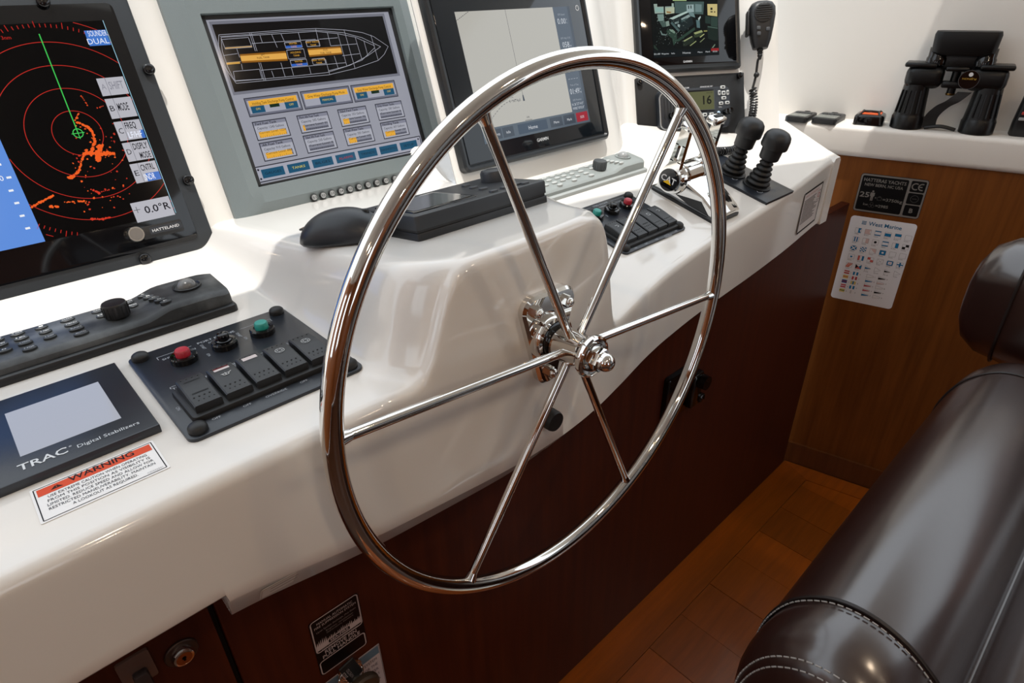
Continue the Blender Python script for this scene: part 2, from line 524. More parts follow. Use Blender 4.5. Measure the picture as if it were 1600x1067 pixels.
for c in cols: vs += [R(*p) for p in c]
for i_ in range(len(cols) - 1):
    for k in range(n - 1):
        fs.append((i_ * n + k, (i_ + 1) * n + k, (i_ + 1) * n + k + 1, i_ * n + k + 1))
add_verts_faces(b, vs, fs)
sv = [v for v in b.verts if .215 < v.co.x < .66 and v.co.y < .62 and v.co.z > CAMZ - .40]
for _ in range(14): bmesh.ops.smooth_vert(b, verts=sv, factor=.5, use_axis_x=True, use_axis_y=True, use_axis_z=True)
cpart('deck_moulding', b, GEL, 50)
# end trim panel against the starboard side
tp = [(-.001, 0)]
b = nb()
A = V((1.452, .531)); Bk = V((1.462, .70)); th = .033
rings = []
for q, zt_, in ((A, None), (V((1.4545, .56)), None), (V((1.458, .62)), None), (Bk, None)):
    zd = -.37 + math.tan(T15) * (q.y - .42)
    y = q.y - (.006 if q is A else 0)
    w = interp([(.53, .034), (.70, .105)], q.y)
    x0 = q.x; x1 = q.x + w
    prof = [(x0, -.488), (x1, -.488), (x1, zd - .006), (x1 - .006, zd + .001), (x0 + .006, zd + .001), (x0, zd - .006)]
    rings.append([tuple(R(px_, y, pz)) for px_, pz in prof])
stack(b, rings); cpart('end_trim', b, GEL)
# dash behind the port displays
def sheet(name, base, m, z0=-.46, z1=.14, tilt=TILT, dirs=None):
    """upright dash moulding following a plan curve; leans forward with height along dirs"""
    b = nb(); N = len(base); rows = 14; vs = []; fs = []
    for k in range(rows + 1):
        z = z0 + (z1 - z0) * k / rows
        for i_ in range(N):
            p = V(base[i_]) + (dirs[i_] if dirs else V((0, 1))) * (math.tan(tilt) * (z - DZ))
            vs.append(R(p.x, p.y, z))
    for k in range(rows):
        for i_ in range(N - 1):
            fs.append((k * N + i_, k * N + i_ + 1, (k + 1) * N + i_ + 1, (k + 1) * N + i_))
    add_verts_faces(b, vs, fs)
    return cpart(name, b, m, 60)
ybase = 1 + math.tan(TILT) * DZ
sheet('dash_panel', [(-.8, ybase + .014), (.2, ybase + .014), (.74, ybase + .014)], DASHM)
# plotter block standing forward of the dash
yg = .83 + math.tan(TILT) * DZ + .012
gl = at(GAR, 728, 273); gr = at(GAR, 953, 214.6)
GX0, GX1 = gl.x - .010, gr.x + .012
wing_pts = []
c0 = V((GX1, yg)); c3 = V((1.12, .644 + (1.456 - 1.12) * math.tan(PH)))
c1 = c0 + V((.08, 0)); c2 = c3 - V((HW.x, HW.y)) * .05
for k in range(13):
    t = k / 12
    p = c0 * (1 - t) ** 3 + c1 * 3 * t * (1 - t) ** 2 + c2 * 3 * t * t * (1 - t) + c3 * t ** 3
    wing_pts.append((p.x, p.y))
for k in range(1, 9):
    p = c3 + (V((1.425, .644 + .031 * math.tan(PH))) - c3) * (k / 8); wing_pts.append((p.x, p.y))
for a in (15, 35, 60, 85, 100):
    wing_pts.append((1.425 + .035 * math.sin(rad(a)), .661 - .010 + .05 * (1 - math.cos(rad(a))) - .004))
wing_pts.append((1.462, .80))
sheet('plotter_block', [(GX0 + .225, yg + .17), (GX0 + .004, yg + .012), (GX0 + .0012, yg + .006), (GX0 + .004, yg + .002), (GX0 + .009, yg), (GX0 + .2, yg), (GX1, yg)], DASHM)
wd_ = []
for k in range(len(wing_pts)):
    t = ss(0, 1, k / 12); wd_.append((V((0, 1)) * (1 - t) + V((-NH.x, -NH.y)) * t).normalized())
sheet('dash_wing', wing_pts, DASHM, tilt=TW, dirs=wd_)

# ------------------------------------------------------------------ wooden cabinet under the console
CAB = thing('helm_cabinet', 'brown wood cabinet front, darkened for shade, under the white console', 'cabinet', Matrix.Translation((.5, YC, 0)))
def cab_panel(name, x0, x1, z0, z1):
    b = nb(); rprism(b, x1 - x0, z1 - z0, .002, 0, .02, .0015, n=2)
    bmesh.ops.rotate(b, cent=(0, 0, 0), matrix=Matrix.Rotation(rad(90), 3, 'X'), verts=b.verts)
    bmesh.ops.translate(b, vec=((x0 + x1) / 2 - .5, .02, (z0 + z1) / 2), verts=b.verts)
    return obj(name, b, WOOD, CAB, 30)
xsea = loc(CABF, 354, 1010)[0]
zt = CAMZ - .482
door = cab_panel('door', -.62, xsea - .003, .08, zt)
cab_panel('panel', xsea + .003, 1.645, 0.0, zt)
b = nb(); rbox(b, (.40 - .5, .06, .40), (2.2, .07, .78)); obj('carcass', b, mat('carcass', (22, 12, 8), .6), CAB, 0)
# ------------------------------------------------------------------ shared small builders
def knob_screws(t, pts, r=.0065, h=.0035, base=.003, z=0., m=None, name='thumb_screw'):
    out = []
    for (x, y) in pts:
        b = nb(); dome(b, (x, y, z), (0, 0, 1), r, h, base, 18, 5)
        out.append(obj(name, b, m or BLKG, t, 50))
    return out

# ================================================================== radar display
F0 = subp(SCR, 340.6, 385.6)                            # lower right corner of the frame
RW, RH = .46, .40
FC = sub(F0, F0 @ V((-RW / 2, RH / 2, 0)))
rd = thing('radar_display', 'large black marine radar display showing orange echoes on red range rings', 'display', sub(FC, FC.translation))
b = nb(); rprism(b, RW, RH, .006, -.016, .000, .002); obj('frame', b, mat('radar_frame', (36, 40, 44), .4, bump=(800, .05, (1, 1, 1))), rd)
q = [loc(FC, *p, .001) for p in ((182, 9), (310.5, 371))]
bx1 = q[1][0]; by0 = q[1][1] - .001; by1 = q[0][1] + .004
b = nb(); bw = bx1 + RW / 2 - .015; rprism(b, bw, by1 - by0, .007, 0, .0018, .0006, cx=bx1 - bw / 2, cy=(by0 + by1) / 2)
glass = obj('bezel_glass', b, BLKG, rd)
P = Print(FC, .0022); P.em = 1.0
sr = (loc(FC, 164, 37, .0022)[0] + loc(FC, 271, 326, .0022)[0]) / 2
sb = loc(FC, 271, 326, .0022)[1]; st = loc(FC, 164, 37, .0022)[1]
sl = sr - .36
P.rect(sl, sb - .006, sr, st + .004, (2, 2, 3))
cx, cy = P.P((122, 208))
r1 = (V(P.P((80.6, 201))) - V((cx, cy))).length
edge = P.P((66, 366)); blx = edge[0]                     # right edge of the blue sounder strip
P.rect(sl, sb - .006, blx, st + .004, (92, 138, 214), 1)
clip = (blx + .001, sb - .004, sr - .001, st + .003)
for k in range(1, 6): P.ring(cx, cy, r1 * k, .0007, (186, 42, 34), 1, n=110, clip=clip)
for k in range(140):                                     # bearing scale dots
    a = 2 * math.pi * k / 140; rr = r1 * 4.62
    x, y = cx + rr * math.cos(a), cy + rr * math.sin(a)
    if clip[0] < x < clip[2] and clip[1] < y < clip[3]: P.line((x, y), (cx + (rr + (.004 if k % 5 else .007)) * math.cos(a), cy + (rr + (.004 if k % 5 else .007)) * math.sin(a)), .0008, (170, 36, 30), 1)
P.line((cx, cy), P.P((61, 53)), .0012, (60, 190, 80), 2)
P.ring(cx, cy, .0052, .0009, (70, 200, 90), 2, n=20); P.line((cx - .007, cy), (cx + .007, cy), .0008, (70, 200, 90), 2); P.line((cx, cy - .007), (cx, cy + .007), .0008, (70, 200, 90), 2)
OR = (232, 92, 34)
def zr(x, y): return (x * .2624, 120 + y * .2624)        # coordinates read off an enlargement
def echo(pts, w, c=OR, jit=1.0, n=10):
    pts = [P.P(zr(*p)) for p in pts]
    for a, b_ in zip(pts, pts[1:]):
        a = V(a); b_ = V(b_)
        for k in range(n):
            t = (k + random.random() * .8) / n; p = a.lerp(b_, t)
            s = w * (.5 + random.random() * .8)
            p += V((random.uniform(-1, 1), random.uniform(-1, 1))) * (w * .35 * jit)
            P.poly([(p.x + s * random.uniform(.6, 1.2) * math.cos(2 * math.pi * j / 6), p.y + s * random.uniform(.5, 1.1) * math.sin(2 * math.pi * j / 6)) for j in range(6)], c, 2)
echo([(450, 268), (520, 295), (552, 330), (562, 380), (548, 440), (520, 458)], .0017, n=12)
echo([(465, 218), (447, 262)], .0013, n=6)
echo([(606, 400), (588, 450), (582, 505)], .0032, n=10)
echo([(500, 462), (600, 460), (680, 450)], .0022, n=12, jit=2)
echo([(516, 436), (490, 480), (480, 530), (462, 570), (410, 610)], .0017, n=8)
echo([(405, 605), (440, 590)], .003, n=6); echo([(190, 775), (250, 742), (320, 704)], .0019, n=9)
echo([(290, 770), (350, 772)], .002, n=6); echo([(385, 748), (440, 742), (525, 740)], .0013, n=6)
echo([(545, 672), (590, 690)], .002, (200, 52, 34), n=8); echo([(600, 684), (655, 672)], .001, (190, 50, 34), n=5)
echo([(545, 845), (600, 848), (660, 834)], .0017, (200, 52, 34), n=8); echo([(480, 108), (525, 175)], .0009, (210, 70, 30), n=7)
echo([(575, 186), (618, 172)], .001, (200, 60, 34), n=4)
for _ in range(90):
    x, y = random.uniform(430, 780), random.uniform(260, 800)
    echo([(x, y), (x + 4, y + 2)], .0007 + .0008 * random.random(), random.choice([OR, (190, 50, 34)]), n=1)
for (x, y) in ((0, 522), (60, 598), (73, 676), (107, 750), (139, 826), (172, 900)):
    a = P.P(zr(x, y)); P.rect(a[0] - .0035, a[1] - .0012, a[0] + .0012, a[1] + .0012, (230, 234, 240), 2)
a = P.P(zr(8, 604)); P.text('0', a[0], a[1] - .003, .006, (235, 238, 244), 'c')
def soft(pts, lines, letter, dim=False, hl=None):
    """grey soft-key box: pts = top-left and bottom-right pixels"""
    x0, y1 = P.P(pts[0]); x1, y0 = P.P(pts[1]); x1 = sr - .0015
    P.rect(x0, y0, x1, y1, (176, 176, 184), 2)
    tc = (132, 132, 142) if dim else (26, 26, 34)
    if letter:
        P.text(letter, x0 + .0022, (y0 + y1) / 2 - .003, .0068, tc, l=4, w=.0052)
        P.line((x0 + .0095, y0), (x0 + .0095, y1), .0006, (120, 120, 130), 3)
    h = (y1 - y0)
    for k, s in enumerate(lines):
        yb = y1 - h * ((k + .84) / len(lines)) + (0 if len(lines) > 1 else -.0 * h)
        if len(lines) == 1: yb = (y0 + y1) / 2 - .0035
        if hl == k: P.rect(x0 + .014 + (.012 if 'F' in s and '/' in s else 0), yb - .0018, x1, yb + .0085, (58, 108, 190), 3)
        P.text(s.strip(), x1 - .002 if s[0] == ' ' else x0 + .0112, yb, .0092 if len(lines) == 1 else .0078, tc if hl != k else (225, 230, 245), 'r' if s[0] == ' ' else 'l', l=4, bold=.012, w=(x1 - x0 - .0130) * min(1, len(s.strip()) / 5.4))
soft(((150, 123), (202, 146)), ['SHIFT'], 'A', True)
soft(((163, 155), (215, 181)), ['MODE'], 'B')
soft(((177, 191), (227, 215)), ['FREQ', 'LF/HF'], 'C', hl=1)
soft(((190, 224), (238, 247)), ['DISPLY', '  MODE'], 'D')
soft(((202, 257), (250, 280)), ['CNTRL', 'SNDR'], 'E', hl=1)
soft(((203, 318), (270, 336)), ['    0.0°R'], '')
a = P.P((214, 328)); P.line((a[0] - .004, a[1]), (a[0] + .004, a[1]), .0006, (30, 30, 36), 4); P.line((a[0], a[1] - .004), (a[0], a[1] + .004), .0006, (30, 30, 36), 4)
x0, y1 = P.P((131, 48)); x1, y0 = P.P((173, 70)); P.rect(x0, y0, sr - .001, y1, (66, 116, 196), 2)
P.text('SOUNDER', x0 + .003, y0 + .011, .0065, (226, 232, 245), l=4, w=sr - x0 - .004); P.text('DUAL', sr - .002, y0 + .002, .0065, (226, 232, 245), 'r', l=4)
P.line((sr, sb - .006), (sr, st + .004), .0007, (150, 200, 220), 3)
P.text('3nm', *P.P((3, 62)), .004, (170, 36, 30))
P.build('screen_image', rd)
knob_screws(rd, [loc(FC, *p) for p in ((232, 109), (293.5, 281.5), (226, 404), (67, 3))] + [(-RW / 2 + .012, -.1), (-RW / 2 + .012, .05)], .0072, .003, .0045, .0, BLKG)
# brightness knob and name plate
k0 = V(loc(FC, 222, 369, .002)); k1 = V(loc(FC, 283, 347, .002))
b = nb(); wn = (k1 - k0).x; rprism(b, wn, .0165, .003, .0018, .006, .001, cx=(k0.x + k1.x) / 2, cy=loc(FC, 250, 359, .002)[1])
np_ = obj('name_plate', b, BLK, rd)
P = Print(FC, .0062); c = loc(FC, 258, 356, .006); P.rect(c[0] - .019, c[1] - .0045, c[0] + .0215, c[1] + .0045, (52, 54, 58)); P.text('HATTELAND', c[0] + .001, c[1] - .0018, .0036, (200, 200, 202), 'c', w=.034, bold=.01); P.build('name_print', np_)
c = loc(FC, 212, 366, .004)
b = nb(); lathe(b, [(.0098, .0018), (.0098, .0095), (.0092, .0104), (.0078, .0104)], (c[0], c[1], 0), n=28); kn = obj('brightness_knob', b, STEELB, rd)
b = nb(); lathe(b, [(.0078, .0100), (.0078, .0108)], (c[0], c[1], 0), n=28); obj('knob_face', b, mat('spun_steel', (150, 150, 150), .35, 1.), kn)

# ================================================================== systems monitor (grey bezel)
F0 = subp(SCR, 378, 360, .004)
q1 = loc(SCR, 378, 360, .004); q2 = loc(SCR, 710, 280, .004)
MW = q2[0] - q1[0]; MH = .345
mc = SCR @ V(((q1[0] + q2[0]) / 2, (q1[1] + q2[1]) / 2 + MH / 2, 0))
FM = sub(SCR, mc)
mm = thing('systems_monitor', 'grey framed systems monitor showing a boat plan and tank levels', 'monitor', FM)
o = [loc(FM, *p, .004) for p in ((310, 25), (609, 13.5), (668, 232), (405, 297))]
ox0 = (o[0][0] + o[3][0]) / 2; ox1 = (o[1][0] + o[2][0]) / 2; oy0 = (o[2][1] + o[3][1]) / 2; oy1 = (o[0][1] + o[1][1]) / 2
b = nb()
oc = ((ox0 + ox1) / 2, (oy0 + oy1) / 2); ow, oh = ox1 - ox0, oy1 - oy0
rings = [[(x, y, -.016) for x, y in rrect(MW, MH, .006, 5)], [(x, y, -.004) for x, y in rrect(MW, MH, .006, 5)],
         [(x, y, .012) for x, y in rrect(MW - .052, MH - .056, .02, 5, 0, .004)],
         [(x, y, .012) for x, y in rrect(ow + .002, oh + .002, .001, 5, *oc)], [(x, y, .003) for x, y in rrect(ow, oh, .001, 5, *oc)]]
stack(b, rings, True, True); obj('bezel', b, GREYB, mm, 20)
b = nb(); 
for (x0, y0, x1, y1) in ((ox0, oy0, ox0 + .006, oy1), (ox1 - .006, oy0, ox1, oy1), (ox0, oy1 - .005, ox1, oy1), (ox0, oy0, ox1, oy0 + .003)):
    rbox(b, ((x0 + x1) / 2, (y0 + y1) / 2, .0045), (x1 - x0, y1 - y0, .004), .0005, 1)
obj('inner_gasket', b, BLKM, mm)
P = Print(FM, .0036); P.em = .8
sx0, sx1, sy0, sy1 = ox0 + .006, ox1 - .006, oy0 + .003, oy1 - .005
LG = (158, 160, 172); DG = (72, 74, 88); BLU = (26, 84, 116); YEL = (240, 178, 60)
P.rect(sx0, sy0, sx1, sy1, LG)
def zs(x, y): return (280 + x * .3374, y * .3374)         # enlargement of the monitor
def zb(x, y): return (330 + x * .18125, 20 + y * .18125)  # enlargement of the boat plan
def rc(a, c_, col, l, z=zs):
    x0, y1 = P.P(z(*a)); x1, y0 = P.P(z(*c_)); P.rect(min(x0, x1), min(y0, y1), max(x0, x1), max(y0, y1), col, l); return min(x0, x1), min(y0, y1), max(x0, x1), max(y0, y1)
pb0 = P.P(zs(232, 430)); pt1 = P.P(zs(1000, 85))
by0 = P.P(zs(600, 400))[1]
P.rect(sx0 + .004, by0, sx1 - .009, sy1 - .002, (120, 122, 134), 1); P.rect(sx0 + .007, by0 + .004, sx1 - .013, sy1 - .006, (9, 8, 11), 2)
LW = (176, 178, 190)
def L(a, c_, w=.0006, col=LW): P.line(P.P(zb(*a)), P.P(zb(*c_)), w, col, 4)
def PL(pts, w=.0006, col=LW): P.path([P.P(zb(*p)) for p in pts], w, col, 4)
top = [(65, 190), (330, 172), (600, 150), (900, 135), (1150, 148), (1300, 170), (1400, 205), (1525, 290)]
bot = [(215, 608), (460, 585), (720, 560), (1010, 535), (1240, 480), (1440, 410), (1490, 360), (1525, 290)]
PL(top); PL(bot); PL([(65, 190), (62, 300), (110, 460), (215, 608)]); PL([(85, 215), (95, 330), (140, 460), (200, 585)])
PL([(75, 205), (340, 186), (620, 162), (900, 150), (1140, 172), (1300, 215), (1460, 292)]); PL([(205, 590), (450, 570), (720, 545), (1000, 515), (1200, 450), (1350, 370), (1460, 292)])
PL([(85, 212), (340, 196), (900, 160), (1090, 180), (1240, 210), (1410, 285)]); PL([(1010, 500), (1160, 462), (1300, 408), (1410, 300)])
PL([(90, 230), (320, 212), (352, 296), (120, 312), (90, 230)]); PL([(190, 506), (415, 486), (440, 570), (205, 585), (190, 506)])
for q in (((330, 175), (380, 330)), ((345, 175), (395, 330)), ((410, 430), (455, 585)), ((425, 430), (470, 585)), ((105, 368), (225, 352)), ((270, 490), (260, 440)), ((220, 310), (245, 385)),
          ((350, 265), (900, 228)), ((420, 195), (440, 255)), ((520, 185), (570, 300)), ((600, 180), (632, 250)), ((750, 170), (770, 240)), ((900, 140), (935, 290)), ((1000, 170), (1030, 285)),
          ((1090, 180), (1170, 462)), ((1145, 150), (1240, 480)), ((1240, 210), (1300, 405)), ((1315, 240), (1350, 370)), ((1375, 190), (1440, 410)), ((930, 228), (1090, 215)), ((1030, 285), (1255, 268)),
          ((430, 495), (1160, 430)), ((520, 500), (540, 555)), ((600, 430), (635, 545)), ((690, 470), (710, 540)), ((845, 468), (860, 525)), ((985, 400), (1020, 530)), ((1060, 372), (1095, 480)), ((1130, 370), (1280, 352)),
          ((120, 300), (350, 285)), ((135, 430), (255, 420)), ((360, 262), (380, 330)), ((635, 545), (640, 555))): L(*q)
def bar(pts, col, l=5): P.poly([P.P(zb(*p)) for p in pts], col, l)
for pts in ([(245, 358), (640, 330), (660, 412), (265, 432)], [(828, 308), (1112, 290), (1130, 356), (848, 380)]):
    bar(pts, (150, 96, 22)); cxp = [(pts[0][0] * .8 + pts[3][0] * .2, pts[0][1] * .8 + pts[3][1] * .2), (pts[1][0] * .8 + pts[2][0] * .2, pts[1][1] * .8 + pts[2][1] * .2), (pts[2][0] * .8 + pts[1][0] * .2, pts[2][1] * .8 + pts[1][1] * .2), (pts[3][0] * .8 + pts[0][0] * .2, pts[3][1] * .8 + pts[0][1] * .2)]
    bar(cxp, (236, 178, 84), 6)
bar([(120, 300), (350, 286), (352, 294), (122, 310)], (196, 150, 60)); bar([(130, 430), (245, 420), (250, 438), (135, 448)], (210, 160, 70))
def tank(pts, fill, l1, l2, col=(230, 170, 60)):
    PL(pts + [pts[0]], .0008, (190, 192, 204)); bar(pts, (16, 14, 18), 4)
    if fill: bar([(pts[0][0] * .4 + pts[3][0] * .6, pts[0][1] * .4 + pts[3][1] * .6), (pts[1][0] * .4 + pts[2][0] * .6, pts[1][1] * .4 + pts[2][1] * .6), pts[2], pts[3]], fill, 5)
    c_ = P.P(zb(sum(p[0] for p in pts) / 4, sum(p[1] for p in pts) / 4)); P.text(l1, c_[0], c_[1] + .0008, .0026, col, 'c', l=7); P.text(l2, c_[0], c_[1] - .0036, .0026, col, 'c', l=7)
tank([(630, 258), (770, 246), (785, 296), (645, 306)], (48, 100, 196), 'WATER', 'TANK'); tank([(815, 244), (925, 235), (938, 284), (828, 292)], None, 'GRAY WATER', 'TANK')
tank([(650, 322), (795, 310), (812, 386), (668, 398)], None, 'HOLDING', 'TANK'); tank([(680, 410), (818, 398), (832, 452), (695, 464)], (48, 100, 196), 'WATER', 'TANK'); tank([(868, 400), (975, 390), (988, 436), (880, 446)], None, 'GRAY WATER', 'TANK')
for (p, s) in (((445, 365), 'AFT'), ((450, 388), 'FUEL TANK'), ((985, 322), 'FWD'), ((990, 346), 'FUEL TANK')):
    c_ = P.P(zb(*p)); P.text(s, c_[0], c_[1] - .001, .0026, (70, 40, 8), 'c', l=8)
def panel(a, c_):
    x0, y0, x1, y1 = rc(a, c_, (46, 48, 60), 1); P.rect(x0 + .0014, y0 + .0014, x1 - .0014, y1 - .0014, (120, 122, 138), 2); P.rect(x0 + .0024, y0 + .0055, x1 - .0024, y1 - .0036, (172, 174, 188), 3); return x0, y0, x1, y1
# positions of the three control panels and eight gauges in upright screen units
def U(px_, py_): return P.P(zs(px_, py_))
ax0, ax1 = U(300, 455)[0] - .001, U(990, 370)[0] + .0022
ay1 = U(300, 455)[1]; ay0 = U(330, 545)[1] + .0005
pw = (ax1 - ax0 - .006) / 3
tx = ['Holding Tank Discharge Pump Control', 'Gray Water Discharge Pump Mode', 'Gray Water Discharge Pump Control']
for k in range(3):
    x0 = ax0 + k * (pw + .003); x1 = x0 + pw
    P.rect(x0, ay0, x1, ay1, (46, 48, 60), 1); P.rect(x0 + .0012, ay0 + .0012, x1 - .0012, ay1 - .0012, (112, 114, 130), 2); P.rect(x0 + .003, ay0 + .004, x1 - .003, ay1 - .004, (168, 170, 184), 3)
    P.rect(x0 + .005, ay1 - .0125, x1 - .005, ay1 - .0045, YEL, 4); P.text(tx[k], (x0 + x1) / 2, ay1 - .0105, .0036, (52, 36, 10), 'c', l=6, w=pw - .02)
    if k != 1:
        P.rect(x0 + .006, ay0 + .0045, x0 + .026, ay0 + .0155, BLU, 4); P.rect(x1 - .026, ay0 + .0045, x1 - .006, ay0 + .0155, BLU, 4)
        P.text('ON', x0 + .016, ay0 + .0085, .0030, (226, 200, 90), 'c', l=6); P.text('OFF', x1 - .016, ay0 + .0085, .0030, (226, 200, 90), 'c', l=6)
        P.rect((x0 + x1) / 2 - .0075, ay0 + .0095, (x0 + x1) / 2 + .0075, ay0 + .0145, (16, 44, 30), 4)
    else:
        P.rect((x0 + x1) / 2 - .0135, ay0 + .0045, (x0 + x1) / 2 + .0135, ay0 + .0155, BLU, 4); P.text('MANUAL', (x0 + x1) / 2, ay0 + .0085, .0032, (226, 200, 90), 'c', l=6)
gt = [[('Fwd Fuel Tank', 'Capacity: 1240 Gallons', 'Current Level: 1224', .99), ('Port Aft Fuel Tank', 'Capacity: 335 Gallons', 'Current Level: 31', .08), ('Stbd Fwd Tank', 'Capacity: 353 Gallons', 'Current Level: 92', .25), ('Gray Water Tanks', 'Capacity: 250 Gallons', 'Current Level: 0', 0)],
      [('Aft Fuel Tank', 'Capacity: 910 Gallons', 'Current Level: 888', .96), ('Stbd Aft Fuel Tank', 'Capacity: 235 Gallons', 'Current Level: 0', 0), ('Fresh Water Tanks', 'Capacity: 325 Gallons', 'Current Level: 105', .33), ('Holding Tank', 'Capacity: 307 Gallons', 'Current Level: 137', .45)]]
gx0 = U(335, 565)[0]; gx1 = U(1045, 560)[0]; gy1 = U(335, 562)[1] - .001; gyb = U(400, 745)[1]
gh = (gy1 - gyb - .002) / 2; gw = .052; gs = (gx1 - gx0 - gw) / 3 + .001
for r in range(2):
    for k in range(4):
        x0 = gx0 + k * gs; x1 = x0 + gw; y1 = gy1 - r * (gh + .003); y0 = y1 - gh
        P.rect(x0, y0, x1, y1, (48, 50, 62), 1); P.rect(x0 + .0014, y0 + .0014, x1 - .0014, y1 - .0014, (176, 178, 190), 2); P.rect(x0 + .0014, y1 - .006, x1 - .0014, y1 - .0014, (136, 138, 154), 3)
        s = gt[r][k]
        for q in range(3): P.text(s[q], x0 + (.004, .005, .006)[q], y1 - .0055 - q * .0062, .0034, (34, 34, 42), l=5, w=(gw * .62 if q == 0 else gw * .78), bold=.012 if q == 0 else 0)
        P.rect(x0 + .005, y0 + .0035, x1 - .005, y0 + .0115, (96, 98, 112), 3); P.rect(x0 + .0055, y0 + .0065, x1 - .0055, y0 + .0105, (140, 142, 156), 4)
        if s[3]: P.rect(x0 + .005, y0 + .0035, x0 + .005 + (gw - .010) * s[3], y0 + .0115, YEL, 5)
        for j in range(13): P.line((x0 + .006 + j * (gw - .012) / 12, y0 + .0035), (x0 + .006 + j * (gw - .012) / 12, y0 + (.0065 if j % 3 == 0 else .005)), .0004, (40, 40, 48), 6)
bx0 = U(345, 775)[0]; bx1 = sx1 - .0015; by1 = U(350, 770)[1] - .001; by0_ = sy0 + .002
P.rect(bx0, by0_, bx1, by1, (44, 46, 58), 1); P.rect(bx0 + .0015, by0_ + .0015, bx1 - .0015, by1 - .0015, (170, 172, 186), 2)
nm = [('GAUGES', (14, 34, 50)), ('TANKS', (226, 210, 90)), ('BILGES', (14, 34, 50)), ('ALARMS', (170, 40, 48)), ('TRENDS', (14, 34, 50)), ('DIAGNOSTICS', (14, 34, 50)), ('SETUP', (14, 34, 50))]
bs = (bx1 - bx0 - .012) / 7
for k, (s, c_) in enumerate(nm):
    x0 = bx0 + .0085 + k * bs; P.rect(x0, by0_ + .005, x0 + bs - .006, by1 - .0055, BLU, 3); P.text(s, x0 + (bs - .006) / 2, (by0_ + by1) / 2 - .0018, .0036, c_, 'c', l=5, w=min(bs - .009, .0042 * len(s)))
for (x, y) in ((bx0 + .005, by1 - .005), (bx0 + .005, by0_ + .005), (bx1 - .005, by1 - .005), (bx1 - .005, by0_ + .005)): P.disc(x, y, .0016, (40, 42, 54), 4, 10)
P.build('screen_image', mm)
# oval push buttons and the power lamp, on the lower bezel face
bz = .012
for k in range(12):
    px_ = 491 + k * 14.0; py_ = 308.5 - k * 3.28
    x, y = loc(FM, px_, py_, bz)
    if k == 0: xa_, ya_ = x, y
    b = nb(); lathe(b, [(.0052, bz - .004), (.0052, bz + .0008), (.0045, bz + .0014)], (x, ya_ if k else y, 0), n=18)
    bt = obj('button', b, BLKM, mm)
    P = Print(FM, bz + .0015); P.disc(x, ya_, .0042, (150, 152, 152)); P.text('S%d' % (k + 1), x, ya_ - .0016, .0034, (30, 32, 36), 'c', w=.0062); P.build('button_print', bt)
x, y = loc(FM, 676, 267, bz)
b = nb(); dome(b, (x, ya_, bz - .003), (0, 0, 1), .0052, .002, .004); obj('power_lamp', b, mat('red_lamp', (226, 96, 84), .3, em=.5), mm, 50, 'red power lamp')

# ================================================================== chart plotter
q1 = loc(GAR, 728, 273, .002); q2 = loc(GAR, 952, 214.6, .002)
GW = q2[0] - q1[0]; GH = .262
FG = sub(GAR, GAR @ V(((q1[0] + q2[0]) / 2, (q1[1] + q2[1]) / 2 + GH / 2, 0)))
gp = thing('chart_plotter', 'large black touchscreen chart plotter showing a pale empty chart', 'display', FG)
b = nb(); rings = [[(x, y, -.011) for x, y in rrect(GW, GH, .010)], [(x, y, .002) for x, y in rrect(GW, GH, .010)], [(x, y, .0055) for x, y in rrect(GW - .007, GH - .007, .008)], [(x, y, .0055) for x, y in rrect(GW - .014, GH - .014, .006)], [(x, y, .0015) for x, y in rrect(GW - .020, GH - .020, .003)]]
stack(b, rings); obj('case', b, mat('plotter_case', (26, 29, 32), .3), gp, 25)
b = nb(); rprism(b, GW - .022, GH - .022, .002, .001, .0026, .0004); obj('glass', b, mat('plotter_glass', (20, 25, 30), .05), gp)
P = Print(FG, .003); P.em = .8
o = [P.P(p) for p in ((709.3, 18.5), (889.4, 10), (921.8, 189.4), (758.5, 226))]
x0 = (o[0][0] + o[3][0]) / 2; x1 = (o[1][0] + o[2][0]) / 2; y0 = (o[2][1] + o[3][1]) / 2; y1 = (o[0][1] + o[1][1]) / 2
GS = (x0, y0, x1, y1); W_, H_ = x1 - x0, y1 - y0
P.rect(x0, y0, x1, y1, (86, 98, 110))
tb = y0 + H_ * .115; sx = P.P((863, 100))[0]; sx = x0 + W_ * .835
P.rect(x0, tb, sx, y1, (190, 188, 180), 1)
P.rect(sx, tb, x1, y1, (84, 96, 110), 1); P.rect(x1 - .006, tb, x1, y1, (70, 80, 92), 2)
def zg(x, y): return (640 + x * .2717, y * .2717)
bp_ = P.P(zg(655, 565))
P.line(P.P(zg(548, 55)), bp_, .0006, (70, 72, 78), 2); P.poly([(bp_[0] - .002, bp_[1] - .004), (bp_[0] + .002, bp_[1] - .004), (bp_[0] + .0012, bp_[1] + .004), (bp_[0], bp_[1] + .007), (bp_[0] - .0012, bp_[1] + .004)], (50, 60, 74), 3)
arc = [zg(470, 690), zg(480, 672), zg(500, 645), zg(525, 615), zg(555, 592), zg(585, 578), zg(620, 570)]
for a, c_ in zip(arc, arc[1:]):
    a = V(P.P(a)); c_ = V(P.P(c_))
    for j in range(2): P.line(a.lerp(c_, j / 2), a.lerp(c_, j / 2 + .3), .0007, (60, 62, 68), 2)
a = V(P.P(zg(265, 122))); c_ = V(P.P(zg(340, 65)))
for j in range(8): P.line(a.lerp(c_, j / 8), a.lerp(c_, j / 8 + .08), .0008, (60, 62, 68), 2)
c_ = P.P(zg(606, 578)); P.text('3 - 60°ApS', c_[0], c_[1] - .002, .004, (60, 62, 70), 'c'); c_ = P.P(zg(585, 560)); P.text('30nm', c_[0], c_[1] - .001, .0026, (80, 82, 88), 'c')
